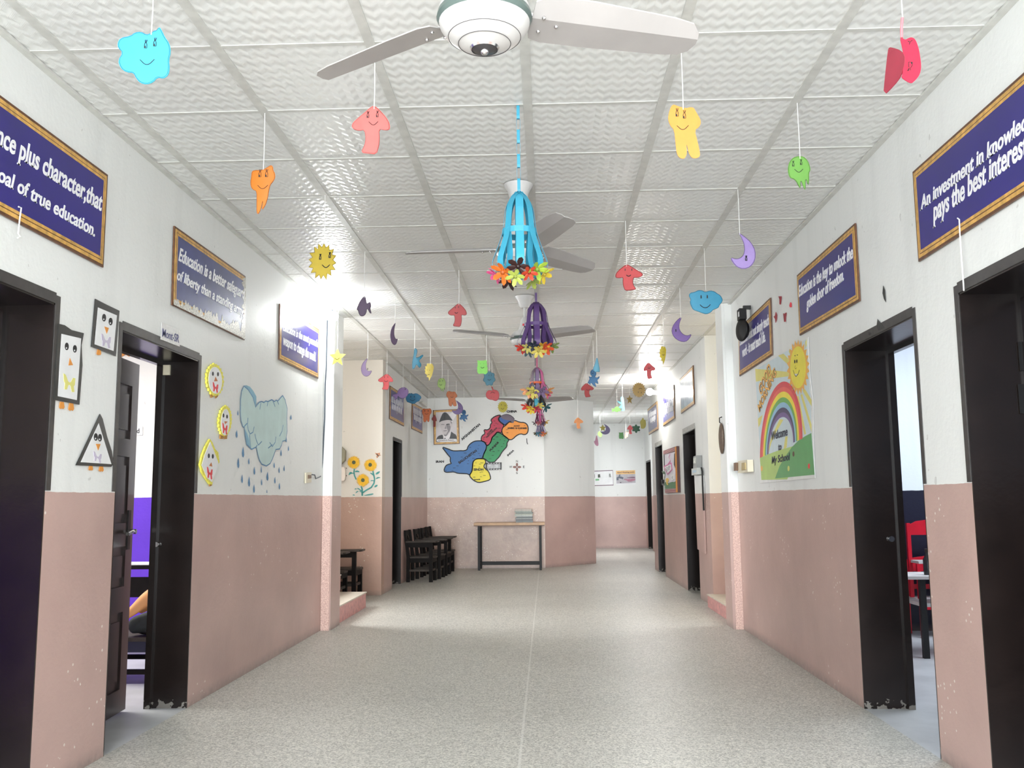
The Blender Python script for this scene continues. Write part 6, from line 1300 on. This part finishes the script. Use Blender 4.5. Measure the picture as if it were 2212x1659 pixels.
single('paper_bunting', pg(PRm, [(240, 756), (262, 757), (280, 764), (280, 771), (272, 766), (262, 772), (240, 768)], 0, 0.01), M_ORA, 'orange paper bunting high on the left classroom wall', 'bunting')
def skin(name, verts, edges, root, m, parent, sub=2):
    me = bpy.data.meshes.new(name); loc = WL[parent.name]
    me.from_pydata([tuple(Vector(v[:3])-loc) for v in verts], edges, []); o = bpy.data.objects.new(name, me); COL.objects.link(o)
    md = o.modifiers.new('skin', 'SKIN'); md.use_smooth_shade = True
    for i, v in enumerate(verts):
        s = me.skin_vertices[0].data[i]; r = v[3]; s.radius = (r if not isinstance(r, tuple) else r[0], r if not isinstance(r, tuple) else r[1]); s.use_root = (i == root)
    o.modifiers.new('sub', 'SUBSURF').levels = sub; o.modifiers['sub'].render_levels = sub
    bpy.context.view_layer.update(); dg = bpy.context.evaluated_depsgraph_get(); nm = bpy.data.meshes.new_from_object(o.evaluated_get(dg))
    o.modifiers.clear(); o.data = nm; nm.materials.clear(); nm.materials.append(m); o.parent = parent; WL[o.name] = loc
    for p in nm.polygons: p.use_smooth = True
    return o
M_SKIN = mat('warm_skin', srgb(226, 166, 108), 0.5, var=0.05); M_TROU = mat('dark_trousers', srgb(40, 46, 46), 0.8, var=0.2, scale=30); M_SHIRT = mat('dark_blue_shirt', srgb(34, 40, 66), 0.8); M_HAIR = mat('black_hair', srgb(24, 20, 18), 0.5)
bx, by = -2.5, 6.2
t = thing('person', 'seated person on the low bench, bare forearm on dark trousers, left classroom', 'person', (bx, by, 0))
el = px_(352, 1262, 6.02); wr = px_(283, 1322, 6.02)
V = [(bx, by, .395, .09), (bx-.01, by, .5, .1), (bx-.03, by, .64, .11), (bx-.03, by, .74, .06), (bx-.05, by, .8, .035), (bx-.07, by, .86, .065), (bx-.08, by, .94, .075), (bx-.08, by, 1.0, .05),
     (bx-.03, by-.12, .71, .045), (el.x+.02, 6.03, el.z, .042), (el.x*.5+wr.x*.5, 6.03, (el.z+wr.z)/2, .05), (wr.x, 6.03, wr.z, .032), (wr.x-.06, 6.03, wr.z-.035, .034),
     (bx-.03, by+.12, .71, .045), (bx-.08, by+.2, .55, .04), (bx-.24, by+.14, .46, .035), (bx-.3, by+.12, .43, .03)]
E_ = [(0, 1), (1, 2), (2, 3), (3, 4), (4, 5), (5, 6), (6, 7), (2, 8), (8, 9), (9, 10), (10, 11), (11, 12), (2, 13), (13, 14), (14, 15), (15, 16)]
for k, (a, ln) in enumerate(((-.5, .05), (-.18, .06), (.1, .062), (.4, .055))):
    i = len(V); ca, sa = math.cos(a), math.sin(a); V += [(wr.x-.085-.01, 6.03+sa*.03, wr.z-.05+ .008, .0085), (wr.x-.085-ln*.6, 6.03+sa*.05, wr.z-.06, .0085), (wr.x-.085-ln, 6.03+sa*.055, wr.z-.085, .0075)]; E_ += [(12, i), (i, i+1), (i+1, i+2)]
i = len(V); V += [(wr.x-.06, 6.0, wr.z-.05, .009), (wr.x-.09, 5.985, wr.z-.065, .008)]; E_ += [(12, i), (i, i+1)]
skin('body', V, E_, 0, M_SKIN, t)
skin('shirt', [(bx, by, .4, .105), (bx-.01, by, .52, .115), (bx-.03, by, .66, .122), (bx-.03, by, .745, .07), (bx-.03, by-.13, .7, .06), (el.x+.06, 6.06, el.z+.06, .056), (bx-.03, by+.13, .7, .06), (bx-.07, by+.19, .58, .055)], [(0, 1), (1, 2), (2, 3), (2, 4), (4, 5), (2, 6), (6, 7)], 0, M_SHIRT, t)
kn = px_(284, 1340, 6.1)
skin('trousers', [(bx, by, .4, .095), (bx-.1, by-.07, .39, .076), (kn.x+.07, 6.09, .375, .066), (kn.x, 6.09, .36, .055), (kn.x+.1, 6.2, .345, .042), (bx-.12, 6.26, .335, .036), (bx-.08, by+.08, .395, .075), (kn.x+.16, 6.3, .37, .062), (kn.x+.1, 6.32, .355, .052), (kn.x+.17, 6.24, .34, .04), (bx-.16, 6.14, .335, .034)], [(0, 1), (1, 2), (2, 3), (3, 4), (4, 5), (0, 6), (6, 7), (7, 8), (8, 9), (9, 10)], 0, M_TROU, t)
for x_, y_ in ((bx-.08, 6.29), (bx-.12, 6.1)): part('shoe', G().sphere((x_, y_, .335), 1, 16, 10, (.09, .036, .034)), M_BLACK, t, True)
part('hair', G().sphere((bx-.062, by, .955), 1, 20, 12, (.086, .088, .084)), M_HAIR, t, True)
for s_ in (-.03, .03): part('eye', G().sphere((bx-.153, by+s_, .915), .009, 10, 8), M_INK, t, True)
part('nose', G().lathe([(.014, 0), (.008, .02), (.002, .03)], (bx-.14, by, .885), 10, (-1, 0, -.2)), M_SKIN, t, True)
part('mouth', G().tube([(bx-.138, by-.022, .855), (bx-.146, by, .852), (bx-.138, by+.022, .855)], .004, 8), M_REDP, t, True)
for s_ in (-.072, .072): part('ear', G().sphere((bx-.075, by+s_, .915), 1, 12, 8, (.016, .008, .024)), M_SKIN, t, True)
